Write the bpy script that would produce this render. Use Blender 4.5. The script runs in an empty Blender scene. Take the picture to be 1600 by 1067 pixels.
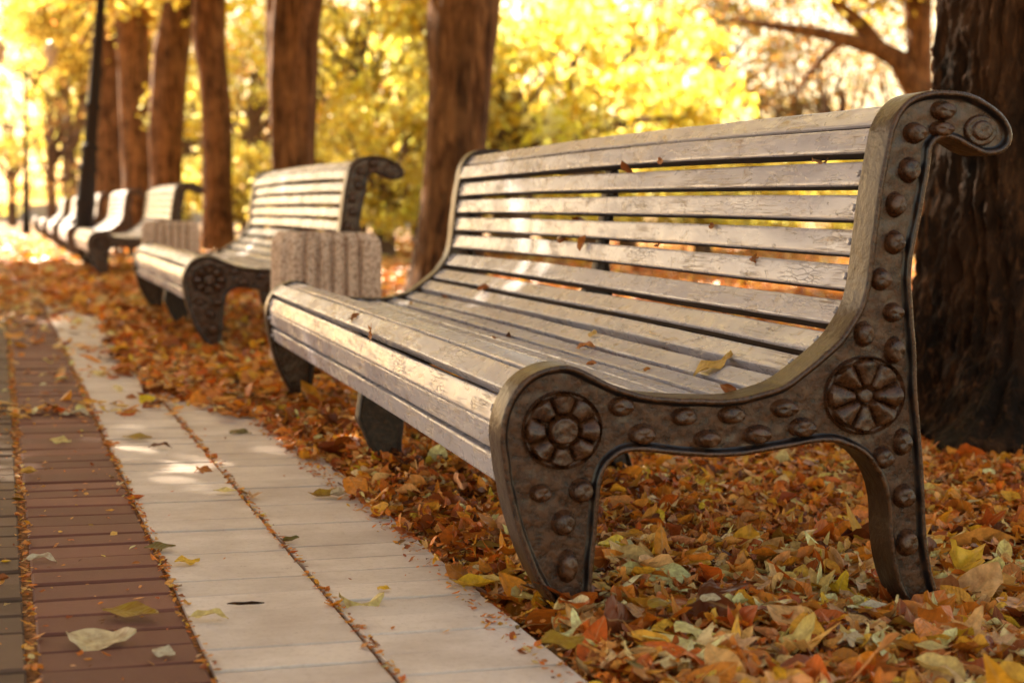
import bpy, bmesh, math, random
import numpy as np
from mathutils import Vector, Matrix, geometry, noise as mn
random.seed(7); RNG = np.random.default_rng(11)
S = bpy.context.scene
COL = S.collection

# ------------------------------------------------------------------ camera model (photo is 1600 x 1067)
F, CX, CY = 2500.0, 800.0, 533.5
HC = 0.735
ROLL = math.tan(math.radians(1.0))
def hor(x): return 325 + ROLL * x
def camdir(px, py): return Vector((px - CX, -(py - CY), -F))
_y = camdir(0, hor(0)).normalized()
_z = camdir(1600, hor(1600)).cross(_y).normalized()
if _z.y < 0: _z = -_z
_x = _y.cross(_z).normalized()
RW = Matrix((_x, _y, _z))                     # camera space -> world space
CAM = Vector((0, 0, HC))
def ray(px, py): return (RW @ camdir(px, py)).normalized()
def on_ground(px, py, z=0.0):
    d = ray(px, py); return CAM + d * ((z - HC) / d.z)
def at_depth(px, py, zc): return CAM + RW @ (camdir(px, py) * (zc / F))
def on_plane(px, py, P, n):
    d = ray(px, py); return CAM + d * ((P - CAM).dot(n) / d.dot(n))

cam = bpy.data.cameras.new('camera'); co = bpy.data.objects.new('camera', cam); COL.objects.link(co)
co.matrix_world = Matrix.Translation(CAM) @ RW.to_4x4()
cam.sensor_width = 36; cam.lens = 36 * F / 1600; cam.clip_end = 2000; cam.clip_start = .05
cam.dof.use_dof = True; cam.dof.focus_distance = 3.45; cam.dof.aperture_fstop = 3.3
S.camera = co

# ------------------------------------------------------------------ helpers
def mesh_np(name, V, loops, sizes, mat=None, smooth=True, attrs=None):
    me = bpy.data.meshes.new(name)
    V = np.asarray(V, np.float32); loops = np.asarray(loops, np.int32); sizes = np.asarray(sizes, np.int32)
    me.vertices.add(len(V)); me.vertices.foreach_set('co', V.ravel())
    me.loops.add(len(loops)); me.loops.foreach_set('vertex_index', loops)
    me.polygons.add(len(sizes))
    st = np.zeros(len(sizes), np.int32); st[1:] = np.cumsum(sizes)[:-1]
    me.polygons.foreach_set('loop_start', st); me.polygons.foreach_set('loop_total', sizes)
    me.polygons.foreach_set('use_smooth', np.full(len(sizes), smooth))
    for nm, typ, arr in (attrs or []):
        a = me.attributes.new(nm, typ, 'POINT')
        key = 'color' if 'COLOR' in typ else ('vector' if typ == 'FLOAT_VECTOR' else 'value')
        a.data.foreach_set(key, np.asarray(arr, np.float32).ravel())
    me.update(calc_edges=True); me.validate()
    if mat: me.materials.append(mat)
    return me
class MB:
    """collects polygons for one mesh"""
    def __init__(s): s.v = []; s.f = []; s.c = []; s.bare = []
    def add(s, vs, fs, col=None):
        o = len(s.v); s.v += [tuple(v) for v in vs]; s.f += [tuple(i + o for i in f) for f in fs]
        s.c += [col if col is not None else (0, 0, 0)] * len(vs)
    def mesh(s, name, mat, smooth=True, attr=None):
        loops = [i for f in s.f for i in f]
        at = [(attr, 'FLOAT_VECTOR', s.c)] if attr else None
        return mesh_np(name, s.v, loops, [len(f) for f in s.f], mat, smooth, at)
def obj(name, me, parent=None):
    o = bpy.data.objects.new(name, me); COL.objects.link(o)
    if parent is not None: o.parent = parent
    return o
def tag(o, label=None, cat=None, group=None, kind=None):
    for k, v in (('label', label), ('category', cat), ('group', group), ('kind', kind)):
        if v: o[k] = v
    return o
def empty(name, loc=(0, 0, 0), rz=0):
    o = bpy.data.objects.new(name, None); COL.objects.link(o); o.location = loc; o.rotation_euler = (0, 0, rz)
    o.empty_display_size = .1
    return o
def copy_tree(o, parent=None):
    c = o.copy(); COL.objects.link(c)
    if parent is not None: c.parent = parent
    for ch in list(o.children): copy_tree(ch, c)
    return c
def autosmooth(me, ang=40):
    bm = bmesh.new(); bm.from_mesh(me)
    bmesh.ops.recalc_face_normals(bm, faces=bm.faces)
    for e in bm.edges:
        e.smooth = len(e.link_faces) != 2 or e.calc_face_angle(0) < math.radians(ang)
    bm.to_mesh(me); bm.free()

# ------------------------------------------------------------------ materials
def mat(name):
    m = bpy.data.materials.new(name); m.use_nodes = True
    nt = m.node_tree; nt.nodes.clear()
    return m, nt
def N(nt, typ, **kw):
    n = nt.nodes.new(typ)
    for k, v in kw.items():
        if k.startswith('i_'):
            key = k[2:].replace('_', ' '); n.inputs[int(key) if key.isdigit() else key].default_value = v
        else: setattr(n, k, v)
    return n
def L(nt, a, b): nt.links.new(a, b)
def ramp(nt, fac, stops, interp='LINEAR'):
    r = N(nt, 'ShaderNodeValToRGB'); r.color_ramp.interpolation = interp
    e = r.color_ramp.elements
    while len(e) < len(stops): e.new(0.5)
    for i, (p, c) in enumerate(stops):
        e[i].position = p; e[i].color = (*c, 1) if len(c) == 3 else c
    L(nt, fac, r.inputs[0]); return r
def coords(nt, scale=(1, 1, 1), typ='Object', rnd=None):
    tc = N(nt, 'ShaderNodeTexCoord'); mp = N(nt, 'ShaderNodeMapping'); mp.inputs['Scale'].default_value = scale
    L(nt, tc.outputs[typ], mp.inputs[0]); return mp.outputs[0]
def noise(nt, vec, scale, detail=4, rough=.55, dist=0):
    n = N(nt, 'ShaderNodeTexNoise'); n.inputs['Scale'].default_value = scale; n.inputs['Detail'].default_value = detail
    n.inputs['Roughness'].default_value = rough; n.inputs['Distortion'].default_value = dist
    L(nt, vec, n.inputs['Vector']); return n
def math_(nt, op, a, b=None, c=None, clamp=False):
    n = N(nt, 'ShaderNodeMath', operation=op); n.use_clamp = clamp
    for i, q in enumerate((a, b, c)):
        if q is None: continue
        if isinstance(q, (int, float)): n.inputs[i].default_value = q
        else: L(nt, q, n.inputs[i])
    return n.outputs[0]
def mixc(nt, fac, a, b, mode='MIX'):
    n = N(nt, 'ShaderNodeMix', data_type='RGBA', blend_type=mode)
    if isinstance(fac, (int, float)): n.inputs[0].default_value = fac
    else: L(nt, fac, n.inputs[0])
    for i, q in ((6, a), (7, b)):
        if isinstance(q, tuple): n.inputs[i].default_value = (*q, 1)
        else: L(nt, q, n.inputs[i])
    return n.outputs[2]
def bump(nt, h, strength, dist, prev=None):
    b = N(nt, 'ShaderNodeBump'); b.inputs['Strength'].default_value = strength; b.inputs['Distance'].default_value = dist
    L(nt, h, b.inputs['Height'])
    if prev is not None: L(nt, prev, b.inputs['Normal'])
    return b.outputs[0]
def principled(nt, col, rough, nrm=None, spec=.5, coat=0):
    p = N(nt, 'ShaderNodeBsdfPrincipled')
    for k, q in (('Base Color', col), ('Roughness', rough)):
        if isinstance(q, tuple): p.inputs[k].default_value = (*q, 1)
        elif isinstance(q, (int, float)): p.inputs[k].default_value = q
        else: L(nt, q, p.inputs[k])
    p.inputs['Specular IOR Level'].default_value = spec
    p.inputs['Coat Weight'].default_value = coat; p.inputs['Coat Roughness'].default_value = .20
    if nrm is not None: L(nt, nrm, p.inputs['Normal'])
    return p
def out(nt, sh):
    o = N(nt, 'ShaderNodeOutputMaterial'); L(nt, sh, o.inputs[0])

def m_paint():
    m, nt = mat('weathered_grey_paint')
    at = N(nt, 'ShaderNodeAttribute', attribute_name='rnd')
    tc = N(nt, 'ShaderNodeTexCoord')
    add = N(nt, 'ShaderNodeVectorMath', operation='ADD'); L(nt, tc.outputs['Object'], add.inputs[0]); L(nt, at.outputs['Vector'], add.inputs[1])
    def sc(s):
        mp = N(nt, 'ShaderNodeMapping'); mp.inputs['Scale'].default_value = s; L(nt, add.outputs[0], mp.inputs[0]); return mp.outputs[0]
    big = noise(nt, sc((9, 2.6, 9)), 1, 4, .6)
    grain = noise(nt, sc((240, 7, 240)), 1, 5, .65, .4)
    fine = noise(nt, sc((140, 60, 140)), 1, 4, .6)
    warp = noise(nt, sc((26, 14, 26)), 1, 3, .5)
    # cracks
    wv = N(nt, 'ShaderNodeVectorMath', operation='MULTIPLY_ADD')
    L(nt, warp.outputs['Color'], wv.inputs[0]); wv.inputs[1].default_value = (2.6, 2.6, 2.6); L(nt, sc((120, 26, 120)), wv.inputs[2])
    vor = N(nt, 'ShaderNodeTexVoronoi', feature='DISTANCE_TO_EDGE'); vor.inputs['Scale'].default_value = 1.0; L(nt, wv.outputs[0], vor.inputs['Vector'])
    crack = math_(nt, 'SUBTRACT', 1, math_(nt, 'MULTIPLY', vor.outputs['Distance'], 14, clamp=True), clamp=True)
    zone = ramp(nt, big.outputs['Fac'], [(.53, (0, 0, 0)), (.66, (1, 1, 1))]).outputs[0]
    crack = math_(nt, 'MULTIPLY', crack, zone)
    gz = ramp(nt, noise(nt, sc((12, 5, 12)), 1, 3, .5).outputs['Fac'], [(.50, (0, 0, 0)), (.62, (1, 1, 1))]).outputs[0]
    gl = ramp(nt, grain.outputs['Fac'], [(.50, (0, 0, 0)), (.62, (1, 1, 1))]).outputs[0]
    grainc = math_(nt, 'MULTIPLY', gl, gz)
    # flaked-off layer
    fl = noise(nt, sc((34, 12, 34)), 1, 5, .62, .6)
    flake = ramp(nt, fl.outputs['Fac'], [(.60, (0, 0, 0)), (.615, (1, 1, 1))]).outputs[0]
    bare = ramp(nt, fl.outputs['Fac'], [(.675, (0, 0, 0)), (.69, (1, 1, 1))]).outputs[0]
    c = mixc(nt, big.outputs['Fac'], (.235, .228, .28), (.42, .408, .47))
    c = mixc(nt, math_(nt, 'MULTIPLY', flake, .55), c, (.27, .23, .22))
    c = mixc(nt, math_(nt, 'MULTIPLY', grainc, .7), c, (.13, .085, .06))
    c = mixc(nt, math_(nt, 'MULTIPLY', crack, .42), c, (.08, .05, .035))
    c = mixc(nt, math_(nt, 'MULTIPLY', bare, .8), c, (.16, .095, .06))
    dirt = noise(nt, sc((30, 9, 30)), 1, 5, .65)
    ds = ramp(nt, dirt.outputs['Fac'], [(.60, (0, 0, 0)), (.70, (1, 1, 1))]).outputs[0]
    c = mixc(nt, math_(nt, 'MULTIPLY', ds, .4), c, (.20, .13, .09))
    h = math_(nt, 'MULTIPLY', fine.outputs['Fac'], .02)
    h = math_(nt, 'ADD', h, math_(nt, 'MULTIPLY', warp.outputs['Fac'], .55))
    h = math_(nt, 'SUBTRACT', h, math_(nt, 'MULTIPLY', crack, .55))
    h = math_(nt, 'SUBTRACT', h, math_(nt, 'MULTIPLY', flake, .60))
    h = math_(nt, 'SUBTRACT', h, math_(nt, 'MULTIPLY', gl, math_(nt, 'MULTIPLY_ADD', gz, .22, .03)))
    nb = bump(nt, h, .9, .0026)
    r = math_(nt, 'MULTIPLY_ADD', warp.outputs['Fac'], .30, .14)
    p = principled(nt, c, r, nb, .6)
    out(nt, p.outputs[0]); return m
def m_bare_shade():  # dirty bare wood with the shade under the boards painted in
    m, nt = mat('bare_wood_shade')
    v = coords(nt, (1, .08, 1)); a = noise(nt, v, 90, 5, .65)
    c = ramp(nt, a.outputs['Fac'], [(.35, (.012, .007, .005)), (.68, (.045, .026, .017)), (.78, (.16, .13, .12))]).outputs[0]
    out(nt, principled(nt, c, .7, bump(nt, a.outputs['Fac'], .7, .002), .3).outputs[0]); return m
def m_iron():
    m, nt = mat('painted_cast_iron')
    v = coords(nt)
    a = noise(nt, v, 60, 7, .68); b = noise(nt, v, 9, 3, .5); g = noise(nt, v, 260, 3, .6)
    c = mixc(nt, b.outputs['Fac'], (.021, .0068, .0022), (.066, .0235, .0075))
    d = ramp(nt, a.outputs['Fac'], [(.48, (0, 0, 0)), (.60, (1, 1, 1))]).outputs[0]
    c = mixc(nt, ramp(nt, a.outputs['Fac'], [(.34, (.9, .9, .9)), (.44, (0, 0, 0))]).outputs[0], c, (.008, .004, .003))
    c = mixc(nt, math_(nt, 'MULTIPLY', d, .5), c, (.125, .048, .016))
    lump = noise(nt, v, 26, 3, .5)
    h = math_(nt, 'ADD', a.outputs['Fac'], math_(nt, 'MULTIPLY', g.outputs['Fac'], .10))
    h = math_(nt, 'ADD', h, math_(nt, 'MULTIPLY', lump.outputs['Fac'], .9))
    nb = bump(nt, h, 1, .0040)
    r = math_(nt, 'MULTIPLY_ADD', a.outputs['Fac'], .34, .10)
    out(nt, principled(nt, c, r, nb, .35, .32).outputs[0]); return m
def m_rim():
    m, nt = mat('black_rim_paint')
    v = coords(nt); a = noise(nt, v, 55, 5, .6)
    c = ramp(nt, a.outputs['Fac'], [(.5, (.010, .008, .009)), (.68, (.045, .022, .012))]).outputs[0]
    out(nt, principled(nt, c, .28, bump(nt, a.outputs['Fac'], .6, .003), .5).outputs[0]); return m
def m_ironplain():
    m, nt = mat('blackened_cast_iron')
    v = coords(nt); a = noise(nt, v, 70, 5, .7)
    c = ramp(nt, a.outputs['Fac'], [(.45, (.012, .006, .003)), (.75, (.08, .04, .02))]).outputs[0]
    out(nt, principled(nt, c, .5, bump(nt, a.outputs['Fac'], .7, .005)).outputs[0]); return m
def m_leaf(name, trans=.35, rough=.5, veins=True, sat=1):
    m, nt = mat(name)
    at = N(nt, 'ShaderNodeAttribute', attribute_name='col')
    c = at.outputs['Color']; nb = None
    if veins:
        uv = N(nt, 'ShaderNodeAttribute', attribute_name='luv'); sp = N(nt, 'ShaderNodeSeparateXYZ'); L(nt, uv.outputs['Vector'], sp.inputs[0])
        av = math_(nt, 'ABSOLUTE', sp.outputs[1])
        ph = math_(nt, 'SUBTRACT', math_(nt, 'MULTIPLY', sp.outputs[0], 48), math_(nt, 'MULTIPLY', av, 55))
        s = math_(nt, 'MULTIPLY', math_(nt, 'SINE', ph), .5)
        mid = math_(nt, 'SUBTRACT', 1, math_(nt, 'MULTIPLY', av, 50, clamp=True), clamp=True)
        ns = noise(nt, uv.outputs['Vector'], 7, 5, .65)
        blot = ramp(nt, ns.outputs['Fac'], [(.40, (0, 0, 0)), (.66, (1, 1, 1))]).outputs[0]
        c = mixc(nt, math_(nt, 'MULTIPLY', blot, .55), c, (.20, .055, .010))
        c = mixc(nt, math_(nt, 'MULTIPLY', mid, .4), c, (.55, .36, .14))
        nb = bump(nt, math_(nt, 'ADD', s, math_(nt, 'MULTIPLY', mid, 1.2)), .5, .0012)
    p = principled(nt, c, rough, nb, .35)
    t = N(nt, 'ShaderNodeBsdfTranslucent'); L(nt, c, t.inputs[0])
    mx = N(nt, 'ShaderNodeMixShader'); mx.inputs[0].default_value = trans
    L(nt, p.outputs[0], mx.inputs[1]); L(nt, t.outputs[0], mx.inputs[2]); out(nt, mx.outputs[0]); return m
def m_bark(name, c1, c2, c3, vs=1.0, bd=.03, zs=.16):
    m, nt = mat(name)
    v = coords(nt, (1, 1, zs)); v2 = coords(nt, (1, 1, .6))
    a = noise(nt, v, 16 * vs, 6, .65, 1.2); b = noise(nt, v2, 46 * vs, 5, .7, .4); big = noise(nt, coords(nt), 2.2, 3)
    h = math_(nt, 'ADD', a.outputs['Fac'], math_(nt, 'MULTIPLY', b.outputs['Fac'], .35))
    c = ramp(nt, a.outputs['Fac'], [(.33, c1), (.5, c2), (.68, c3)]).outputs[0]
    st = noise(nt, coords(nt, (1, 1, .09)), 6, 3, .6, .8)
    c = mixc(nt, ramp(nt, st.outputs['Fac'], [(.47, (0, 0, 0)), (.60, (.75, .75, .75))]).outputs[0], c, c1)
    c = mixc(nt, ramp(nt, big.outputs['Fac'], [(.45, (0, 0, 0)), (.7, (.5, .5, .5))]).outputs[0], c, c3)
    out(nt, principled(nt, c, .85, bump(nt, h, 1, bd), .2).outputs[0]); return m
def m_paver(name, stops, blot, ba=.3):
    m, nt = mat(name)
    v = coords(nt)
    at = N(nt, 'ShaderNodeAttribute', attribute_name='rnd'); sp = N(nt, 'ShaderNodeSeparateXYZ'); L(nt, at.outputs['Vector'], sp.inputs[0])
    c = ramp(nt, sp.outputs[0], stops).outputs[0]
    a = noise(nt, v, 5, 5, .6); b = noise(nt, v, 60, 4, .7); g = noise(nt, v, 420, 3, .7)
    sv = noise(nt, coords(nt, (6, 38, 6)), 1, 5, .7)
    st = ramp(nt, a.outputs['Fac'], [(.42, (0, 0, 0)), (.68, (1, 1, 1))]).outputs[0]
    c = mixc(nt, math_(nt, 'MULTIPLY', st, ba), c, blot)
    st2 = ramp(nt, sv.outputs['Fac'], [(.52, (0, 0, 0)), (.70, (1, 1, 1))]).outputs[0]
    c = mixc(nt, math_(nt, 'MULTIPLY', st2, ba * .45), c, blot)
    gr_ = ramp(nt, noise(nt, v, 85, 4, .8).outputs['Fac'], [(.52, (0, 0, 0)), (.68, (1, 1, 1))]).outputs[0]
    c = mixc(nt, math_(nt, 'MULTIPLY', gr_, ba * .8), c, blot)
    sp2 = ramp(nt, noise(nt, v, 33, 3, .8).outputs['Fac'], [(.66, (0, 0, 0)), (.72, (1, 1, 1))]).outputs[0]
    c = mixc(nt, math_(nt, 'MULTIPLY', sp2, .5), c, (.15, .09, .05))
    c = mixc(nt, math_(nt, 'MULTIPLY', g.outputs['Fac'], .25), c, blot)
    h = math_(nt, 'ADD', math_(nt, 'MULTIPLY', b.outputs['Fac'], .5), math_(nt, 'MULTIPLY', g.outputs['Fac'], .4))
    out(nt, principled(nt, c, .72, bump(nt, h, .6, .003), .3).outputs[0]); return m
def m_soil():
    m, nt = mat('leaf_strewn_soil')
    v = coords(nt)
    vo = N(nt, 'ShaderNodeTexVoronoi'); vo.inputs['Scale'].default_value = 14; vo.inputs['Randomness'].default_value = 1
    w = noise(nt, v, 20, 3); wv = N(nt, 'ShaderNodeVectorMath', operation='MULTIPLY_ADD'); L(nt, w.outputs['Color'], wv.inputs[0]); wv.inputs[1].default_value = (.08, .08, .08); L(nt, v, wv.inputs[2])
    L(nt, wv.outputs[0], vo.inputs['Vector'])
    sp = N(nt, 'ShaderNodeSeparateColor'); L(nt, vo.outputs['Color'], sp.inputs[0])
    c = ramp(nt, sp.outputs[0], [(0, (.03, .012, .005)), (.3, (.12, .04, .012)), (.55, (.30, .12, .03)), (.8, (.42, .22, .07)), (1, (.14, .07, .025))]).outputs[0]
    fine = noise(nt, v, 90, 5, .7)
    c = mixc(nt, ramp(nt, fine.outputs['Fac'], [(.4, (0, 0, 0)), (.65, (.85, .85, .85))]).outputs[0], c, (.035, .016, .008))
    far = noise(nt, v, .35, 4)
    c = mixc(nt, ramp(nt, far.outputs['Fac'], [(.45, (0, 0, 0)), (.62, (.85, .85, .85))]).outputs[0], c, (.48, .33, .17))
    out(nt, principled(nt, c, .85, bump(nt, math_(nt, 'ADD', vo.outputs['Distance'], fine.outputs['Fac']), .8, .02), .2).outputs[0]); return m
def m_joint():
    m, nt = mat('joint_sand')
    v = coords(nt); a = noise(nt, v, 75, 5, .75)
    c = ramp(nt, a.outputs['Fac'], [(.35, (.05, .022, .010)), (.48, (.20, .085, .030)), (.6, (.40, .18, .065)), (.75, (.42, .29, .16))]).outputs[0]
    out(nt, principled(nt, c, .9, bump(nt, a.outputs['Fac'], .8, .008), .2).outputs[0]); return m
def m_aggregate():
    m, nt = mat('exposed_aggregate_concrete')
    v = coords(nt)
    vo = N(nt, 'ShaderNodeTexVoronoi'); vo.inputs['Scale'].default_value = 130; L(nt, v, vo.inputs['Vector'])
    sp = N(nt, 'ShaderNodeSeparateColor'); L(nt, vo.outputs['Color'], sp.inputs[0])
    c = ramp(nt, sp.outputs[0], [(0, (.20, .11, .07)), (.3, (.54, .37, .27)), (.7, (.72, .54, .42)), (1, (.80, .64, .52))]).outputs[0]
    a = noise(nt, v, 7, 5, .6)
    c = mixc(nt, ramp(nt, a.outputs['Fac'], [(.4, (0, 0, 0)), (.75, (.4, .4, .4))]).outputs[0], c, (.25, .15, .10))
    h = math_(nt, 'SUBTRACT', 1, vo.outputs['Distance'])
    out(nt, principled(nt, c, .8, bump(nt, h, .7, .006), .3).outputs[0]); return m
def m_simple(name, c, rough=.6, sc=12, amt=.3):
    m, nt = mat(name)
    a = noise(nt, coords(nt), sc, 5, .6)
    cc = mixc(nt, math_(nt, 'MULTIPLY', a.outputs['Fac'], amt * 2), c, tuple(q * .45 for q in c))
    out(nt, principled(nt, cc, rough, bump(nt, a.outputs['Fac'], .4, .01), .3).outputs[0]); return m

M_PAINT = m_paint(); M_BARE_SHADE = m_bare_shade(); M_IRON = m_iron(); M_IRON2 = m_ironplain(); M_RIM = m_rim(); M_FLANGE = m_simple('worn_bronze_edge', (.050, .027, .017), .36, 40, .45)
M_LEAF = m_leaf('dry_leaf', .30, .38); M_CROWN = m_leaf('autumn_foliage', .75, .6, False)
M_BARKD = m_bark('dark_furrowed_bark', (.006, .003, .0015), (.032, .013, .005), (.17, .070, .026), 2.0, .06, .24)
M_BARKR = m_bark('reddish_brown_bark', (.022, .008, .003), (.15, .060, .020), (.36, .17, .065), 1, .06)
M_BARKB = m_bark('grey_brown_bark', (.05, .03, .02), (.14, .085, .055), (.25, .16, .11), 1, .03)
M_PLIGHT = m_paver('cream_paver', [(0, (.58, .50, .45)), (.5, (.64, .555, .50)), (1, (.70, .61, .55))], (.34, .25, .20), .50)
M_PRED = m_paver('red_brick_paver', [(0, (.125, .044, .030)), (.5, (.165, .058, .040)), (1, (.21, .080, .055))], (.085, .035, .025))
M_PDARK = m_paver('grey_brown_paver', [(0, (.085, .046, .030)), (.5, (.11, .058, .038)), (1, (.135, .075, .05))], (.06, .038, .024))
M_SOIL = m_soil(); M_JOINT = m_joint(); M_AGG = m_aggregate()
M_POST = m_simple('black_post_paint', (.016, .008, .004), .85)
M_WALLM = m_simple('pale_rendered_wall', (.50, .47, .42), .8, 2)

# ------------------------------------------------------------------ bench
VPB = (90, hor(90))
YB = ray(*VPB); YB.z = 0; YB.normalize(); ZB = Vector((0, 0, 1)); XB = YB.cross(ZB)
O1 = at_depth(890, 957, 2.983); O1.z = 0
def loc2(px, py):                                  # photo point on the near frame's face -> (x, z) in the bench's own axes
    P = on_plane(px, py, O1, YB) - O1
    return (P.dot(XB), P.dot(ZB))
SEATRUN = [(796,781),(787,725),(782,678),(791,636),(812,601),(840,580),(873,571),(901,574),(934,589),(962,603),(1000,615),(1047,621),(1100,623),
 (1147,623),(1194,612),(1226,601),(1259,577),(1287,554),(1311,532),(1328,508),(1345,478),(1355,437),(1362,381),(1369,325),(1376,278),(1385,231),(1392,198),(1406,170),(1425,151.5),(1453,142)]
HOOK = [(1481,141),(1514,145),(1547,161),(1570,182),(1582,205),(1580,226),(1565,240),(1542,243),(1518,233),(1500,223),(1481,217),(1465,221)]
REAR = [(1457,233),(1455,255),(1448,297),(1441,334),(1434,367),(1428,400),(1425,437),(1427,475),(1430,512),(1433,547),(1435,617),(1441,687),(1446,762),(1449,828),(1454,875),(1463,912),(1474,955),(1478,985)]
UNDER = [(1428,985),(1421,950),(1407,922),(1397.5,889),(1391,847),(1389,804),(1385,772),(1375,744),(1358,718),(1334,701.5),(1310,693),(1285,692),(1250,697),(1194,708),(1147,714),(1100,715),
 (1047,710),(1005,706),(976,709),(955,724),(943.5,745),(938,781),(934,828),(929.5,875),(926,921),(922.5,957),(921,990)]
FRONTLEG = [(880,990),(871,957),(840,907),(814,845)]
def catmull(P, closed, n=5):
    P = [Vector(p) for p in P]; R = []
    k = len(P)
    for i in range(k if closed else k - 1):
        p0 = P[(i-1) % k] if closed or i > 0 else P[0]; p1 = P[i]; p2 = P[(i+1) % k]; p3 = P[(i+2) % k] if closed or i + 2 < k else P[-1]
        for j in range(n):
            t = j / n
            R.append(.5 * ((2*p1) + (p2-p0)*t + (2*p0-5*p1+4*p2-p3)*t*t + (3*p1-p0-3*p2+p3)*t**3))
    if not closed: R.append(P[-1])
    return R
def resample(P, step, closed=False):
    Q = P + [P[0]] if closed else P
    d = [0]
    for a, b in zip(Q, Q[1:]): d.append(d[-1] + (b-a).length)
    n = max(2, int(d[-1] / step)); R = []; j = 0
    for i in range(n if closed else n + 1):
        s = d[-1] * i / n
        while j < len(d) - 2 and d[j+1] < s: j += 1
        t = (s - d[j]) / max(1e-9, d[j+1] - d[j]); R.append(Q[j].lerp(Q[j+1], t))
    return R
def offset(P, d):
    k = len(P); A = sum(P[i].x * P[(i+1) % k].y - P[(i+1) % k].x * P[i].y for i in range(k)); sg = 1 if A > 0 else -1
    R = []
    for i in range(k):
        t = (P[(i+1) % k] - P[i-1]).normalized(); n = Vector((-t.y, t.x)) * sg
        R.append(P[i] + n * d)
    return R
OUT2 = resample(catmull([loc2(*p) for p in SEATRUN + HOOK + REAR + UNDER + FRONTLEG], True), .010, True)
RUN2 = resample(catmull([loc2(*p) for p in SEATRUN], False), .004)
FW = .082                                            # depth of the frame's flange
def frame_mesh(name, P, prof, m, relief=.0):
    """closed loops (inward offset, y) joined into a profiled casting, flat webs on both sides"""
    k = len(P); V = []; Fc = []
    for d, y in prof:
        for i, p in enumerate(offset(P, d)):
            wob = relief * mn.noise(Vector((p.x * 22, p.y * 22, y * 30 + d * 40)))
            V.append((p.x + wob, y + wob * .6, p.y + wob))
    for r in range(len(prof) - 1):
        for i in range(k):
            a = r * k + i; b = r * k + (i+1) % k
            Fc.append((a, b, b + k, a + k))
    bm = bmesh.new(); vs = [bm.verts.new(v) for v in V]
    for q, f in enumerate(Fc):
        fc = bm.faces.new([vs[i] for i in f])
        if m is M_IRON and (q // k) in (0, 1, 2, 3, 14, 15, 16): fc.material_index = 1
        elif m is M_IRON and 7 <= (q // k) <= 12: fc.material_index = 2
    for d, y in (prof[0], prof[-1]):                    # webs: a fine triangulated sheet with the casting's unevenness
        ring = offset(P, d); xs_ = [p.x for p in ring]; zs_ = [p.y for p in ring]; pts = [Vector((p.x, p.y)) for p in ring]
        st = .008; gx = min(xs_)
        row = 0; gz_ = min(zs_)
        while gz_ < max(zs_):
            gx = min(xs_) + (st / 2 if row % 2 else 0)
            while gx < max(xs_):
                ins = False; j = k - 1
                for i in range(k):
                    if (ring[i].y > gz_) != (ring[j].y > gz_) and gx < (ring[j].x - ring[i].x) * (gz_ - ring[i].y) / (ring[j].y - ring[i].y) + ring[i].x: ins = not ins
                    j = i
                if ins and min((abs(p.x - gx) + abs(p.y - gz_)) for p in ring) > st * .8: pts.append(Vector((gx, gz_)))
                gx += st
            gz_ += st * .87; row += 1
        res = geometry.delaunay_2d_cdt(pts, [(i, (i+1) % k) for i in range(k)], [], 1, 1e-6)
        nvs = []
        for p in res[0]:
            e = min((abs(q.x - p.x) + abs(q.y - p.y)) for q in ring)
            w_ = min(1, e / .01) * relief * (1.1 * mn.noise(Vector((p.x * 30, p.y * 30, d))) + .7 * mn.noise(Vector((p.x * 75, p.y * 75, 3)))) + (0 if e > 1e-5 else 0)
            wob = relief * mn.noise(Vector((p.x * 22, p.y * 22, y * 30 + d * 40))) * (1 - min(1, e / .01))
            nvs.append(bm.verts.new((p.x + wob, y + w_ + wob * .6, p.y + wob)))
        for f in res[2]:
            try: bm.faces.new([nvs[i] for i in f])
            except ValueError: pass
    bmesh.ops.recalc_face_normals(bm, faces=bm.faces)
    me = bpy.data.meshes.new(name); bm.to_mesh(me); bm.free()
    for p in me.polygons: p.use_smooth = True
    me.materials.append(m)
    if m is M_IRON: me.materials.append(M_RIM); me.materials.append(M_FLANGE)
    autosmooth(me, 50); return me
PROF = [(.017, .0135), (.0145, .0125), (.0125, .009), (.0115, .004), (.0095, .0008), (.006, 0), (.003, .0006), (.0008, .003), (0, .007),
        (0, .045), (0, .085), (0, FW - .007), (.001, FW - .002), (.004, FW), (.0095, FW), (.0115, FW - .003), (.0125, FW - .02), (.013, .04), (.016, .034)]
def polar(cx, cz, y0, rx, rz, hf, nr, na, rot=0):
    """raised relief seen from -y: height hf(r, a) above y0"""
    V = [(cx, y0 - hf(0, 0), cz)]; Fc = []
    for i in range(1, nr + 1):
        r = i / nr
        for j in range(na):
            a = 2 * math.pi * j / na + rot
            V.append((cx + rx * r * math.cos(a), y0 - hf(r, a), cz + rz * r * math.sin(a)))
    for j in range(na): Fc.append((0, 1 + j, 1 + (j+1) % na))
    for i in range(1, nr):
        for j in range(na):
            a = 1 + (i-1) * na + j; b = 1 + (i-1) * na + (j+1) % na
            Fc.append((a, a + na, b + na, b))
    return V, Fc
def polar_mesh(name, *a, **k):
    V, Fc = polar(*a, **k); mb = MB(); mb.add(V, Fc); me = mb.mesh(name, M_IRON); autosmooth(me, 70); return me
def sm(a, b, x):
    t = min(1, max(0, (x-a) / (b-a))); return t*t*(3-2*t)
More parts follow.
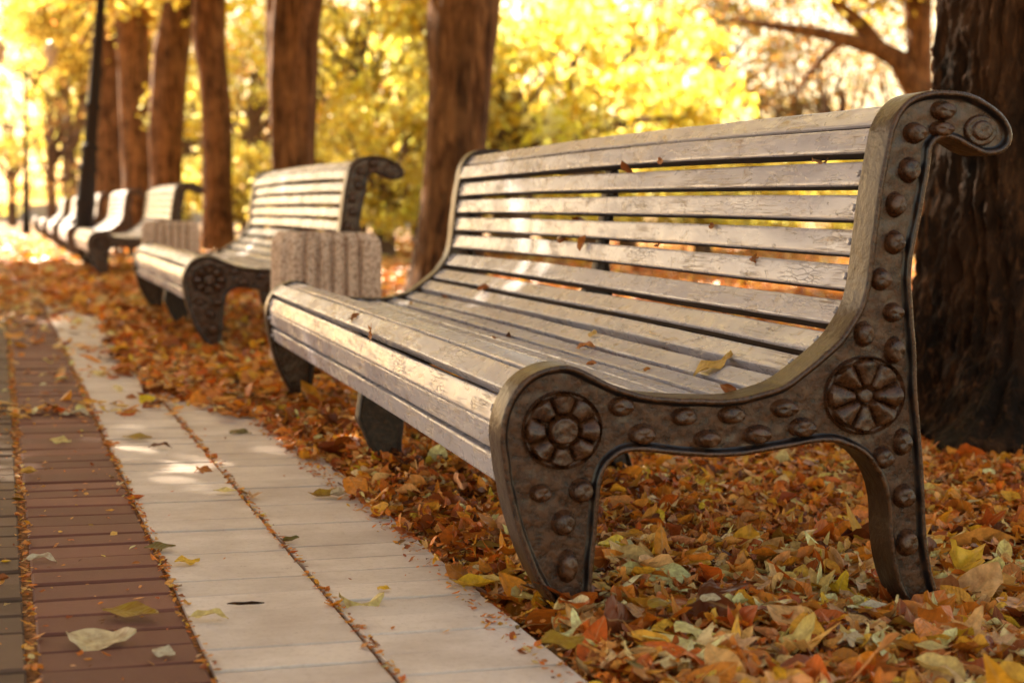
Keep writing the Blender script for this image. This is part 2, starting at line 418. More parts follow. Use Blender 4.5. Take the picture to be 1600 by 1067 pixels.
def rosette_h(bossr, bossh, ph):
    def h(r, a):
        nz = .0020 * mn.noise(Vector((math.cos(a) * r * 5, math.sin(a) * r * 5, bossr * 9)))
        ring = .0100 * math.exp(-((r - .965) / .030) ** 2)
        if r >= .995: return -.003
        pet = abs(math.cos(4 * (a - ph)))
        lim = sm(bossr + .02, bossr + .10, r) * (1 - sm(.80 + .06 * pet, .86 + .05 * pet, r))
        groove = sm(.08, .24, pet)
        petal = .0240 * lim * groove * max(pet, 1e-4) ** .4 * (.55 + .45 * math.sin(min(1, r / .8) * math.pi / 2 + .15)) * (.8 + .2 * math.cos(a * 3 + 1))
        boss = bossh * 1.15 * (1 - sm(bossr * .82, bossr * 1.05, r))
        return .001 + ring + petal + boss + nz
    return h
def make_side(parent, mirrored=False, ornaments=True):
    fr = obj('side_frame', SIDE_ME, parent)
    if ornaments:
        for me in ORN:
            obj('rosette' if me.name.startswith('rosette') else 'stud', me, fr)
    return fr
SIDE_ME = frame_mesh('side_frame', OUT2, PROF, M_IRON, .0016)
YW = .0135
ORN = []
S1 = 838.0
def rose(px, py, R, boss, bh):
    x, z = loc2(px, py); x2 = loc2(px + R, py)[0]; z2 = loc2(px, py - R)[1]
    ORN.append(polar_mesh('rosette', x, z, YW, abs(x2 - x), abs(z2 - z), rosette_h(boss, bh * 1.4, math.pi / 2), 34, 96))
rose(881, 673, 63, .37, .0135); rose(1354.5, 618.5, 63, .19, .006)
STUDS = [(974,636,18,14),(1007,680,19,15),(1072,652,18,13),(1147,649,19,13),(1109,687,19,13),(1187,680,20,14),(1230,639,19,13),(1258,669,19,14),
 (847.5,771.7,15,13),(911,768,17,17),(883.6,818.5,17,18),(889.7,886,14,23),(1413,692,12,19),(1383.5,716,14,16),(1416,776,14,17),(1421,849,14,19),
 (1353,523,13,18),(1401,548,13,19),(1399,489,13,14),(1380,437,13,16),(1401,379,13,17),(1403,320,13,18),(1424,266,14,18),(1433,208,15,15),(1477,173,17,14),(1475,202,16,12),(1434,748,0,0)]
for i, (px, py, rx, rz) in enumerate(STUDS):
    if rx == 0: continue
    x, z = loc2(px, py); x2 = loc2(px + rx, py)[0]; z2 = loc2(px, py - rz)[1]
    def sh(r, a, i=i):
        h = .0215 * (1 - sm(.62, .93, r)) * (1 - .22 * r * r) * (1 + .10 * r * math.cos(3 * a + i) + .05 * r * math.cos(5 * a)) + .0015
        return h + .001 * mn.noise(Vector((math.cos(a) * r * 2, math.sin(a) * r * 2, i * 3.1))) if r < .99 else -.003
    ORN.append(polar_mesh('stud', x, z, YW, abs(x2 - x) * 1.26, abs(z2 - z) * 1.24, sh, 9, 28, rot=i))
def boss_h(r, a):
    if r >= .99: return -.003
    return .001 + .007 * sm(.97, .86, r) + .006 * (1 - sm(.5, .6, r)) + .001 * mn.noise(Vector((math.cos(a) * r * 3, math.sin(a) * r * 3, 4)))
x, z = loc2(1536, 204); x2 = loc2(1563, 204)[0]; z2 = loc2(1536, 178)[1]
ORN.append(polar_mesh('rosette_scroll', x, z, YW, x2 - x, z2 - z, boss_h, 20, 48))

# slats along the run; slats are pieces of seat, backrest and front panel
def arc_at(s):
    i = min(len(RUN2) - 2, max(0, int(s / RSTEP))); t = s / RSTEP - i
    p = RUN2[i].lerp(RUN2[i+1], t); a = RUN2[max(0, i-3)]; b = RUN2[min(len(RUN2)-1, i+4)]
    return p, (b - a).normalized()
RLEN = sum((b-a).length for a, b in zip(RUN2, RUN2[1:])); RSTEP = RLEN / (len(RUN2) - 1)
LB = 3.50                                               # bench length over its end frames
def slat(mb, s, w, th, y0, y1, i, proud=-.013, bow=(0, 0), ny=34, tilt=0):
    p, t = arc_at(s); n = Vector((-t.y, t.x))            # points out of the seat, towards the sitter
    if tilt: 
        c, sn = math.cos(tilt), math.sin(tilt); t = Vector((t.x*c - t.y*sn, t.x*sn + t.y*c)); n = Vector((-t.y, t.x))
    r = .0045
    prof = [(-w/2+r, 0), (-w/2+r+.003, 0), (w/2-r-.003, 0), (w/2-r, 0), (w/2-r*.3, -r*.3), (w/2, -r), (w/2, -r-.003), (w/2, -th+r*.6), (w/2-r*.6, -th), (-w/2+r*.6, -th), (-w/2, -th+r*.6), (-w/2, -r-.003), (-w/2, -r), (-w/2+r*.3, -r*.3)]
    rr = random.Random(i * 13 + int(s * 1000)); ph = rr.uniform(0, 6.3); k = len(prof); V = []; Fc = []
    tw = rr.uniform(-.0025, .0025); ex = rr.uniform(-.0015, .0015)
    for j in range(ny + 1):
        u = j / ny; y = y0 + (y1 - y0) * u
        arch = math.sin(math.pi * u)
        on = proud + bow[0] * arch + .0013 * math.sin(u * 9 + ph) + .0008 * mn.noise(Vector((u * 20, ph, 0))); ot = bow[1] * arch + .0010 * math.sin(u * 7 + ph * 2) + ex
        for q, (a, b) in enumerate(prof):
            e = .0009 * mn.noise(Vector((u * 60, q * 1.7, ph)))
            P = p + t * (a + ot + e) + n * (b + on + tw * (u - .5) * a / w * 2 + e)
            V.append((P.x, y, P.y))
    for j in range(ny):
        for q in range(k):
            a = j * k + q; b = j * k + (q+1) % k; Fc.append((a, a + k, b + k, b))
    Fc.append(tuple(range(k))[::-1]); Fc.append(tuple(ny * k + q for q in range(k)))
    o_ = len(mb.f); mb.bare += [o_ + j * k + q for j in range(ny) for q in range(k) if q in (7, 8, 9) or (q == 10 and i >= 40)]  # board backs and backrest lower edges take the wood with painted shade
    mb.add(V, Fc, (rr.uniform(-9, 9), rr.uniform(-9, 9), rr.uniform(-9, 9)))
def s_of(px, py):
    p = Vector(loc2(px, py)); return min(range(len(RUN2)), key=lambda i: (RUN2[i] - p).length) * RSTEP
def bolt(mb, s, y):
    p, t = arc_at(s); n = Vector((-t.y, t.x)); V = []; R = .0075
    for h, rr in ((-.014, 1), (-.0062, 1), (-.0035, .7)):
        for j in range(10):
            a = j * math.pi / 5; P = p + t * (R * rr * math.cos(a)) + n * h; V.append((P.x, y + R * rr * math.sin(a), P.y))
    Fc = [(r*10 + j, r*10 + (j+1) % 10, r*10 + 10 + (j+1) % 10, r*10 + 10 + j) for r in range(2) for j in range(10)] + [tuple(20 + j for j in range(10))]
    mb.add(V, Fc, (1, 2, 3))
YA, YZ = FW - .004, LB - FW + .004
def slat_meshes():
    fr = MB(); se = MB(); ba = MB()
    # front panel (three boards)
    for i, (a, b) in enumerate([((797,779),(786,724)), ((785,718),(781,672)), ((781,666),(795,624))]):
        sa, sb = s_of(*a), s_of(*b); slat(fr, (sa + sb) / 2, .0515, .03, YA, YZ, i, proud=-.012, bow=(.004 * (i - 1), 0))
        for y in (YA + .03, YZ - .03): bolt(fr, (sa + sb) / 2, y)
    s0 = s_of(797, 618); s1 = s_of(1290, 548)
    n = round((s1 - s0) / .0685); pitch = (s1 - s0) / n
    for i in range(n):
        s = s0 + pitch * (i + .5)
        slat(se, s, pitch - .0165 - (.002 if i % 2 else 0), .032, YA, YZ, 20 + i, proud=(-.003 if i == 0 else -.010), bow=(.005, 0))
        bolt(se, s, YA + .03); bolt(se, s, YZ - .03)
    s2 = s_of(1397, 188); n = round((s2 - s1) / .0715); pitch = (s2 - s1) / n
    for i in range(n):
        s = s1 + pitch * (i + .5); last = i == n - 1
        slat(ba, s, pitch - (.0175 if i > 1 else .014), .036 if not last else .044, YA, YZ, 40 + i, proud=-.010 + (.006 if last else 0), bow=(.002, .0035 + .0009 * i), tilt=-.13)
        bolt(ba, s, YA + .03); bolt(ba, s, YZ - .03)
    slat(ba, s2 + .030, .050, .03, YA, YZ, 70, proud=-.014, bow=(.008, .004))
    out_ = []
    for nm, mb in (('front_panel', fr), ('seat', se), ('backrest', ba)):
        me = mb.mesh(nm, M_PAINT, True, 'rnd'); me.materials.append(M_BARE_SHADE)
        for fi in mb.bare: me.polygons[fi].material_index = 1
        autosmooth(me, 38); out_.append((nm, me))
    return out_
SLATS = slat_meshes()
# middle support: the same casting, lower by the boards' thickness, without hook
def inner_run(d):
    R = []
    for i in range(0, len(RUN2), 3):
        a = RUN2[max(0, i-3)]; b = RUN2[min(len(RUN2)-1, i+3)]; t = (b-a).normalized(); n = Vector((-t.y, t.x)); R.append(RUN2[i] - n * d)
    return R
mid = inner_run(.0455)[:-8]
midP = mid + [Vector(loc2(*p)) - Vector((.02, 0)) for p in REAR[1:]] + [Vector(loc2(*p)) for p in UNDER] + [Vector(loc2(*p)) + Vector((.012, 0)) for p in FRONTLEG]
MID_ME = frame_mesh('middle_support', resample(midP, .012, True), [(.012, .012), (.004, 0), (0, .004), (0, .05), (.004, .054), (.012, .044)], M_IRON2, .002)

BENCH_LABELS = {}
def make_bench():
    b = empty('park_bench')
    for nm, me in SLATS: obj(nm, me, b)
    make_side(b)
    far = obj('side_frame', SIDE_ME, b); far.scale = (1, -1, 1); far.location = (0, LB, 0)
    m_ = obj('middle_support', MID_ME, b); m_.location = (0, LB / 2 - .02, 0)
    return b
bench = make_bench()
ang = math.atan2(YB.y, YB.x) - math.pi / 2
bench.location = O1; bench.rotation_euler = (.0022, 0, ang)
tag(bench, 'nearest slatted bench with flaking grey paint and large rosettes on its brown iron end frame', 'bench', 'park benches in a row along the path')
f2 = on_ground(333, 542, .015); f3 = on_ground(161, 431, .015)
def ground_row(Y):                                        # the row line through the two farther benches
    t = (Y - f2.y) / (f3.y - f2.y); return f2.x + (f3.x - f2.x) * t
spots = [(f2.x, f2.y, 1.155, .35, 'second bench from the camera, behind the ribbed concrete bin'),
         (f3.x, f3.y, 1.22, .2, 'third bench, blurred, its curled back end just left of a red trunk'),
         (f3.x, 24.2, 1.10, 0, 'sunlit white bench, fourth in the row, rising behind the third one'),
         (f3.x, 31.0, 1.10, 0, 'fifth bench, its bright back showing just right of the lamp post'),
         (f3.x, 38.5, 1.05, 0, 'sixth bench, a bright blur just left of the lamp post foot'),
         (f3.x, 47, 1.05, 0, 'farthest bench of the row, a tiny blur at the left')]
BENCHES = [bench]
for x, y, sx, dr, lb in spots:
    c = copy_tree(bench); c.location = (x, y, .015); c.scale = (sx, 1, 1.045); c.rotation_euler = (0, 0, math.radians(-dr * .5))
    c['label'] = lb; BENCHES.append(c)

# ------------------------------------------------------------------ ground
EDGE = .885
def edge_x(Y):  return EDGE + .045 * math.exp(-((Y - 5.2) / 1.6) ** 2)
def gh(X, Y):
    X = np.asarray(X, float); Y = np.asarray(Y, float)
    t = np.clip((X - 1.25) / .8, 0, 1); g = -.045 * t * t * (3 - 2 * t) * np.clip((9 - Y) / 4, 0, 1)
    g = g + .012 * np.sin(X * 1.9 + Y * .7) * np.sin(Y * 1.3 - X)
    inside = 1 / (1 + np.exp((X - EDGE - .06) * 60))
    return g * (1 - inside) - .055 * inside - .012
xs = np.unique(np.concatenate([np.linspace(-300, -12, 12), np.linspace(-12, .7, 22), np.linspace(.7, 1.2, 26), np.linspace(1.2, 8, 60), np.linspace(8, 40, 30), np.linspace(40, 400, 14)]))
ys = np.unique(np.concatenate([np.linspace(-40, 1, 12), np.linspace(1, 12, 90), np.linspace(12, 60, 60), np.linspace(60, 700, 20)]))
GX, GY = np.meshgrid(xs, ys); V = np.stack([GX, GY, gh(GX, GY)], -1).reshape(-1, 3)
nx = len(xs); ii, jj = np.meshgrid(np.arange(nx - 1), np.arange(len(ys) - 1)); a = (jj * nx + ii).ravel()
tag(obj('ground', mesh_np('ground', V, np.stack([a, a+1, a+1+nx, a+nx], 1).ravel(), np.full(len(a), 4), M_SOIL)), kind='structure')

def pavers(name, x0, x1, ya, yb, pitch, m, gap=.0035, seed=0, jit=.003, top=0.0, edge_fn=None, vis=1.0):
    rr = random.Random(seed); mb = MB(); y = ya; r = .004
    while y < yb:
        p = pitch
        xa, xb = x0, x1
        if edge_fn: xb = edge_fn(y)
        z = top + rr.uniform(-jit, jit); sx, sy = rr.uniform(-.002, .002), rr.uniform(-.002, .002)
        c = (rr.random(), rr.random(), 0)
        g = gap * rr.choice([.5, .8, 1.1, 1.5]) * vis
        r = .0012 if vis < 1 else .004
        X = [xa, xa + r, xb - r, xb]; Y = [y + g/2, y + g/2 + r, y + p - g/2 - r, y + p - g/2]
        V = []; 
        for (i, j, dz) in ((0,0,-1),(3,0,-1),(3,3,-1),(0,3,-1)): V.append((X[i], Y[j], -.05))
        for (i, j) in ((0,0),(3,0),(3,3),(0,3)): V.append((X[i], Y[j], z - r))
        for (i, j) in ((1,1),(2,1),(2,2),(1,2)): V.append((X[i], Y[j], z + sx * (i - 1.5) + sy * (j - 1.5)))
        Fc = [(0,1,5,4),(1,2,6,5),(2,3,7,6),(3,0,4,7),(4,5,9,8),(5,6,10,9),(6,7,11,10),(7,4,8,11),(8,9,10,11)]
        mb.add(V, Fc, c); y += p
    me = mb.mesh(name, m, False, 'rnd'); o = obj(name, me); tag(o, kind='structure'); return o
pavers('pavement', .322, .592, 1.0, 46, .1285, M_PLIGHT, seed=1, vis=.95, jit=.0018)
pavers('pavement', .602, EDGE, 1.03, 46, .1285, M_PLIGHT, seed=2, edge_fn=edge_x, vis=.95, jit=.0018)
pavers('path', .055, .312, 1.0, 46, .1230, M_PRED, seed=3, gap=.010)
pavers('path', -.205, .035, 1.02, 46, .1230, M_PDARK, seed=4, gap=.010)
pavers('path', -.470, -.217, 1.02, 46, .1230, M_PDARK, seed=5, gap=.010)
for k in range(8):
    pavers('path', -.735 - .265 * k, -.482 - .265 * k, 1.02, 46, .1230, M_PDARK if k % 3 else M_PRED, seed=6 + k, gap=.010)
mb = MB(); mb.add([(-2.8, .9, -.010), (EDGE - .01, .9, -.010), (EDGE - .01, 46.1, -.010), (-2.8, 46.1, -.010)], [(0, 1, 2, 3)])
tag(obj('path_joint_sand', mb.mesh('path_joint_sand', M_JOINT, False)), kind='structure')

# ------------------------------------------------------------------ leaves
def leaf_ovate(nu, nv, wid=.30, fold=.25, curl=.5, wave=.04, tip=.9, seed=0):
    rr = random.Random(seed); V = []; UV = []
    p1, p2 = rr.uniform(0, 6), rr.uniform(0, 6)
    for i in range(nu + 1):
        t = i / nu; w = wid * (math.sin(math.pi * min(1, t) ** tip) ** .85 if 0 < t < 1 else .004)
        for j in range(nv + 1):
            v = j / nv * 2 - 1
            x = t - .5; y = v * w
            z = fold * abs(y) + curl * (x * x - .1) * .6 + wave * math.sin(t * 11 + p1 + v * 2) * abs(v) + wave * .7 * math.sin(t * 5 + p2) + .25 * curl * y * x * 2
            V.append((x, y, z)); UV.append((t, y, 0))
    Fc = [(i*(nv+1)+j, (i+1)*(nv+1)+j, (i+1)*(nv+1)+j+1, i*(nv+1)+j+1) for i in range(nu) for j in range(nv)]
    return np.array(V), Fc, np.array(UV)
def leaf_maple(curl=.35, wave=.08, seed=0, lobes=5):
    rr = random.Random(seed); A = []
    tips = [(-2.15, .36), (-1.15, .50), (0, .56), (1.15, .50), (2.15, .36)][:lobes] if lobes == 5 else [(-1.3, .45), (0, .58), (1.3, .45)]
    pts = [(math.pi, .08)]
    seq = []
    for k, (a, r) in enumerate(tips):
        seq += [(a - .28, r * .60), (a - .14, r * .80), (a, r), (a + .14, r * .80), (a + .28, r * .60)]
        if k < len(tips) - 1: seq.append(((a + tips[k+1][0]) / 2, .22))
    pts = [(-math.pi + .25, .10)] + seq + [(math.pi - .25, .10)]
    V = [(0, 0, 0)]; UV = [(.5, 0, 0)]; p = rr.uniform(0, 6)
    for ringf in (.5, 1):
        for a, r in pts:
            r2 = r * ringf * (1 + rr.uniform(-.06, .06)); x, y = r2 * math.cos(a), r2 * math.sin(a)
            z = curl * r2 * r2 * 1.2 + wave * math.sin(a * 3 + p) * ringf + rr.uniform(-.02, .02)
            V.append((x, y, z)); UV.append((x + .5, y, 0))
    n = len(pts); Fc = []
    for i in range(n):
        j = (i + 1) % n
        Fc.append((0, 1 + i, 1 + j)); Fc.append((1 + i, 1 + n + i, 1 + n + j, 1 + j))
    return np.array(V), Fc, np.array(UV)
T_HI = [leaf_ovate(8, 4, .25, .35, .55, .03, .9, 1), leaf_ovate(8, 4, .30, -.25, -.6, .05, .8, 2), leaf_ovate(8, 4, .21, .8, .9, .04, 1.0, 3), leaf_ovate(8, 4, .33, .15, .3, .07, .75, 4),
        leaf_ovate(9, 4, .17, .5, -.5, .05, .9, 5), leaf_ovate(8, 4, .28, 1.2, 1.3, .05, .85, 6), leaf_maple(.4, .07, 1), leaf_maple(-.5, .10, 2), leaf_maple(.9, .08, 3, 3), leaf_ovate(8, 4, .36, -.6, 1.0, .09, .7, 9)]
def crumple(T, amp, seed):
    V, Fc, UV = T; W = V.copy()
    for i, v in enumerate(V):
        n = mn.noise_vector(Vector((v[0] * 4 + seed, v[1] * 5, seed * 1.7))); W[i] = v + np.array([n.x * .5, n.y * .5, n.z]) * amp
    return W, Fc, UV
T_HI += [crumple(leaf_ovate(8, 5, .30, .5, .8, .05, .85, 11), .11, 3), crumple(leaf_ovate(8, 5, .36, -.3, -.4, .05, .7, 12), .12, 5), crumple(leaf_maple(.5, .1, 13), .13, 7), crumple(leaf_maple(-.3, .1, 14), .14, 8),
         crumple(leaf_ovate(7, 4, .24, 1.6, .4, .03, .9, 15), .10, 9), crumple(leaf_ovate(8, 5, .33, .2, 1.6, .08, .8, 16), .12, 10), crumple(leaf_ovate(7, 4, .14, .3, .5, .05, .9, 17), .1, 11), crumple(leaf_maple(.2, .05, 18, 3), .13, 12)]
T_HI[:6] = [crumple(t, .06, i) for i, t in enumerate(T_HI[:6])]
T_LO = [leaf_ovate(3, 2, .27, .4, .6, .05, .9, 1), leaf_ovate(3, 2, .30, -.4, -.6, .05, .8, 2), leaf_ovate(3, 2, .22, .8, .9, .05, 1, 3), leaf_ovate(3, 2, .36, .2, .4, .1, .7, 4)]
PAL = np.array([(.62,.17,.016),(.46,.105,.012),(.74,.25,.026),(.26,.060,.010),(.80,.31,.030),(.80,.36,.028),(.56,.26,.025),(.20,.11,.017),(.82,.40,.14),(.92,.56,.25),(.54,.17,.028),(.68,.28,.065),(.10,.026,.007),(.44,.24,.07)])
PW_A = np.array([12,9,15,9,11,6,3,2,8,5,11,13,7,1.5]); PW_A /= PW_A.sum()
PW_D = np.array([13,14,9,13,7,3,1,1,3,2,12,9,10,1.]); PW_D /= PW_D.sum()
PW_Y = np.array([8,7,10,7,10,7,2.5,2,20,22,6,14,7,1.]); PW_Y /= PW_Y.sum()
def instance(name, tmpls, pos, size, yaw, tx, ty, cols, m, twist=0):
    n = len(pos); pick = RNG.integers(0, len(tmpls), n); Vs = []; Ls = []; Ss = []; Cs = []; Us = []; off = 0
    for k, (T, Fc, UV) in enumerate(tmpls):
        ix = np.nonzero(pick == k)[0]
        if len(ix) == 0: continue
        c, s = np.cos(yaw[ix]), np.sin(yaw[ix]); cx, sx = np.cos(tx[ix]), np.sin(tx[ix]); cy, sy = np.cos(ty[ix]), np.sin(ty[ix])
        P = T[None] * size[ix][:, None, None] * np.stack([np.ones(len(ix)), RNG.uniform(.75, 1.2, len(ix)), RNG.uniform(.25, 1.15, len(ix))], 1)[:, None, :]
        X, Y, Z = P[..., 0], P[..., 1], P[..., 2]
        Y, Z = Y * cx[:, None] - Z * sx[:, None], Y * sx[:, None] + Z * cx[:, None]
        X, Z = X * cy[:, None] + Z * sy[:, None], -X * sy[:, None] + Z * cy[:, None]
        X, Y = X * c[:, None] - Y * s[:, None], X * s[:, None] + Y * c[:, None]
        P = np.stack([X, Y, Z], -1) + pos[ix][:, None, :]
        Vs.append(P.reshape(-1, 3)); nv = len(T)
        fl = np.concatenate([np.array(f) for f in Fc]); fs = np.array([len(f) for f in Fc])
        Ls.append((fl[None] + (np.arange(len(ix)) * nv)[:, None] + off).ravel()); Ss.append(np.tile(fs, len(ix)))
        cc = np.concatenate([cols[ix], np.ones((len(ix), 1))], 1); Cs.append(np.repeat(cc, nv, 0))
        u = np.tile(UV[None], (len(ix), 1, 1)); u[..., 2] = RNG.uniform(0, 50, len(ix))[:, None]; Us.append(u.reshape(-1, 3))
        off += nv * len(ix)
    return mesh_np(name, np.concatenate(Vs), np.concatenate(Ls), np.concatenate(Ss), m, True, [('col', 'FLOAT_COLOR', np.concatenate(Cs)), ('luv', 'FLOAT_VECTOR', np.concatenate(Us))])
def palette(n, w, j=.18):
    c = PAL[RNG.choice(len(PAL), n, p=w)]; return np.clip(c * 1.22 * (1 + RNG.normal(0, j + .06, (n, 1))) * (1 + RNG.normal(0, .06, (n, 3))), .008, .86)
def drift(Y):   # how far the drifted leaves reach onto the pavement: returns X of the drift edge
    q = lambda a, b: np.clip((Y - a) / (b - a), 0, 1) ** 2 * (3 - 2 * np.clip((Y - a) / (b - a), 0, 1))
    return EDGE - .01 - .07 * q(4.2, 5.4) - .27 * q(5.7, 6.5) + .10 * q(8.6, 9.6) - .25 * q(11, 13) + .03 * np.sin(Y * 3.1) + .03 * np.sin(Y * 7.3 + 1)
TREE_SPOTS = []
def vis(P, m=60):   # keep what lies in or near the view
    d = P - np.array(CAM); R = np.array(RW); q = d @ R
    zc = -q[:, 2]; u = CX + F * q[:, 0] / np.maximum(zc, .1); v = CY - F * q[:, 1] / np.maximum(zc, .1)
    return (zc > 1) & (u > -m * 2) & (u < 1600 + m * 5) & (v < 1067 + m * 4)
def scatter(x0, x1, y0, y1, dens, s0, s1, zmax, tilt, w, tm, keep=None, hw=None):
    n = int((x1 - x0) * (y1 - y0) * dens)
    P = np.stack([RNG.uniform(x0, x1, n), RNG.uniform(y0, y1, n), np.zeros(n)], 1)
    k = vis(P)
    if keep is not None: k &= keep(P)
    P = P[k]; n = len(P); hgt = RNG.random(n) ** 1.2 * zmax
    P[:, 2] = np.maximum(gh(P[:, 0], P[:, 1]), np.where(P[:, 0] < EDGE, .004, -1)) + .006 + hgt
    clump = .5 + .5 * np.sin(P[:, 0] * 5 + 3 * np.sin(P[:, 1] * 3)) * np.sin(P[:, 1] * 4.3 + P[:, 0])
    P[:, 2] += .014 * clump * (P[:, 0] > EDGE + .1)
    return P, RNG.uniform(s0, s1, n) * np.exp(RNG.normal(0, .30, n)), RNG.uniform(0, 6.283, n), RNG.normal(0, tilt, n), RNG.normal(0, tilt, n), palette(n, w), tm
def emit(name, parts, m=M_LEAF):
    tm = parts[0][6]; A = [np.concatenate([p[i] for p in parts]) for i in range(6)]
    me = instance(name, tm, A[0], A[1], A[2], A[3], A[4], A[5], m); return obj(name, me)
near = [scatter(EDGE + .0, 3.6, 1.8, 3.1, 130, .085, .125, .045, .30, PW_Y, [T_HI[q] for q in (0, 3, 6, 7, 10, 12, 13, 17)], lambda P: P[:, 0] > drift(P[:, 1]) + .06)]
big = emit('fallen_leaves', near); tag(big, 'large pale lobed leaves lying on top of the drift nearest the viewer', 'leaf litter', kind='stuff')
near = [scatter(EDGE + .0, 3.6, 1.8, 3.35, 2300, .036, .085, .032, .42, PW_Y, T_HI, lambda P: P[:, 0] > drift(P[:, 1]) + .02),
        scatter(EDGE - .03, 5.2, 3.35, 5.6, 1700, .030, .068, .032, .42, PW_A, T_HI, lambda P: P[:, 0] > drift(P[:, 1]) + .0),
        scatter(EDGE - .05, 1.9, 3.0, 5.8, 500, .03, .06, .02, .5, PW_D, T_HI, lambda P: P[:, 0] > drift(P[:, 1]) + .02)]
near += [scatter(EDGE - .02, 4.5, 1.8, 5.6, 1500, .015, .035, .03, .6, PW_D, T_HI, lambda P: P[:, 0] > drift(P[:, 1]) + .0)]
o = emit('fallen_leaves', near)
tag(o, 'deep drift of dry orange, yellow and tan leaves round the near bench', 'leaf litter', kind='stuff')
far_ = [scatter(.3, 8, 5.6, 12, 800, .04, .08, .045, .4, PW_A, T_LO, lambda P: P[:, 0] > drift(P[:, 1])),
        scatter(.3, 14, 12, 22, 230, .07, .12, .04, .35, PW_A, T_LO, lambda P: P[:, 0] > drift(P[:, 1])),
        scatter(.3, 30, 22, 45, 22, .12, .20, .04, .3, PW_Y, T_LO, None)]
o = emit('fallen_leaves', far_)
tag(o, 'carpet of orange and brown leaves spreading under the farther benches and trees', 'leaf litter', kind='stuff')
# drifts over the paving farther up the path, and crumbs
def pave_keep(P):
    Y, X = P[:, 1], P[:, 0]
    base = np.clip((Y - 9.6) / 3.5, 0, 1) * .95 + .05
    pat = .5 + .5 * np.sin(X * 9 + 2 * np.sin(Y * 1.7)) * np.sin(Y * 2.1 + X * 3 + 1)
    band = .55 * np.exp(-((Y - 6.0 - .25 * (X - .3)) / .20) ** 2) * (X > -.1) + .35 * np.exp(-((Y - 7.3) / .12) ** 2) * (X > .1) + .5 * np.exp(-((Y - 8.7) / .3) ** 2) * (X > .25)
    return RNG.random(len(P)) < np.clip(base * (.25 + 1.3 * pat ** 1.5) + band, 0, 1) * np.where((Y < 5.75), .03, 1)
pv = [scatter(-2.4, EDGE, 5.5, 16, 560, .035, .075, .008, .25, PW_Y, T_LO, pave_keep),
      scatter(-4, EDGE, 16, 45, 120, .07, .13, .015, .25, PW_A, T_LO, pave_keep)]
tag(emit('fallen_leaves', pv), 'loose leaves blown thinly over the far paving of the path', 'leaf litter', kind='stuff')
def crumb_keep(P):
    X = P[:, 0]; q = RNG.random(len(P))
    nearj = np.minimum(np.minimum(abs(X - .317), abs(X - .045)), np.minimum(abs(X - .597), abs(X + .211)))
    return (nearj < .012) | ((abs(X - EDGE) < .06) & (q < .35)) | ((X < .3) & (q < .030)) | (q < .0025)
n_ = scatter(-.5, EDGE + .05, 1.8, 9, 5200, .007, .018, .002, .3, PW_A, T_LO, crumb_keep)
n_[0][:, 2] = np.where(abs(n_[0][:, 0] - .6) > .31, .005, -.002) ; n_[0][:, 2] = .0045
tag(emit('leaf_crumbs', [n_]), 'orange leaf crumbs lodged in the joints between the paving bricks', 'leaf crumbs', kind='stuff')

# ------------------------------------------------------------------ trees
def tube(C, Rd, seg=24, nf=0.0, nsc=3.0, flute=0.0, seed=0, cap=False):
    V = []; Fc = []; n = len(C)
    for i in range(n):
        a = C[max(0, i-1)]; b = C[min(n-1, i+1)]; t = (b - a).normalized()
        ux = t.cross(Vector((0, 1, 0))); 
        if ux.length < .1: ux = t.cross(Vector((1, 0, 0)))
        ux.normalize(); uy = t.cross(ux)
        for j in range(seg):
            an = 2 * math.pi * j / seg; d = ux * math.cos(an) + uy * math.sin(an)
            q = C[i] * nsc
            r = Rd[i] * (1 + nf * mn.fractal(Vector((math.cos(an) * 2.2 + seed, math.sin(an) * 2.2, q.z * .35)), .8, 2, 4) + flute * math.sin(an * 7 + 2 * math.sin(q.z * .4) + seed))
            V.append(C[i] + d * r)
    for i in range(n-1):
        for j in range(seg):
            a = i * seg + j; b = i * seg + (j+1) % seg; Fc.append((a, b, b + seg, a + seg))
    if cap: Fc.append(tuple((n-1) * seg + j for j in range(seg)))
    return V, Fc
SD = Vector((-.30, .74, .60)).normalized()
def leaf_cloud(n, clumps, spread, size, cols, seed, flat=.6, holes=()):
    rg = np.random.default_rng(seed); C = np.array(clumps); pk = rg.integers(0, len(C), n)
    P = C[pk] + rg.normal(0, 1, (n, 3)) * np.array([spread, spread, spread * flat])
    for (hx, hy, hr) in holes:
        d = P - np.array([hx, hy, 0]); t = d @ np.array(SD); e = d - t[:, None] * np.array(SD)[None]
        keep_ = np.linalg.norm(e, axis=1) > hr * rg.uniform(.85, 1.15, len(P)); P = P[keep_]; pk = pk[keep_]
    n = len(P); sz = rg.uniform(.6, 1.4, n) * size
    A = rg.normal(0, 1, (n, 3)); A /= np.linalg.norm(A, axis=1)[:, None]; B = np.cross(A, rg.normal(0, 1, (n, 3))); B /= np.linalg.norm(B, axis=1)[:, None]; Cc = np.cross(A, B)
    h = sz[:, None]
    V = np.stack([P - A*h*.55, P + B*h*.3 + Cc*h*.08, P + A*h*.55, P - B*h*.3 + Cc*h*.08], 1).reshape(-1, 3)
    col = np.array(cols)[rg.integers(0, len(cols), n)] * (1 + rg.normal(0, .15, (n, 1))); col = np.clip(col, .01, .8)
    tint = (1 + rg.normal(0, .18, (len(C), 1)))[pk]; col = np.clip(col * tint, .01, .8)
    col = np.repeat(np.concatenate([col, np.ones((n, 1))], 1), 4, 0)
    return mesh_np('crown', V, np.arange(n * 4), np.full(n, 4), M_CROWN, False, [('col', 'FLOAT_COLOR', col)])
YEL = [(.90,.78,.32),(.88,.74,.24),(.86,.66,.10),(.84,.60,.07),(.86,.68,.14),(.78,.52,.05),(.66,.54,.08),(.88,.74,.26)]
ORA = [(.66,.32,.07),(.74,.42,.12),(.56,.24,.06),(.72,.50,.16)]
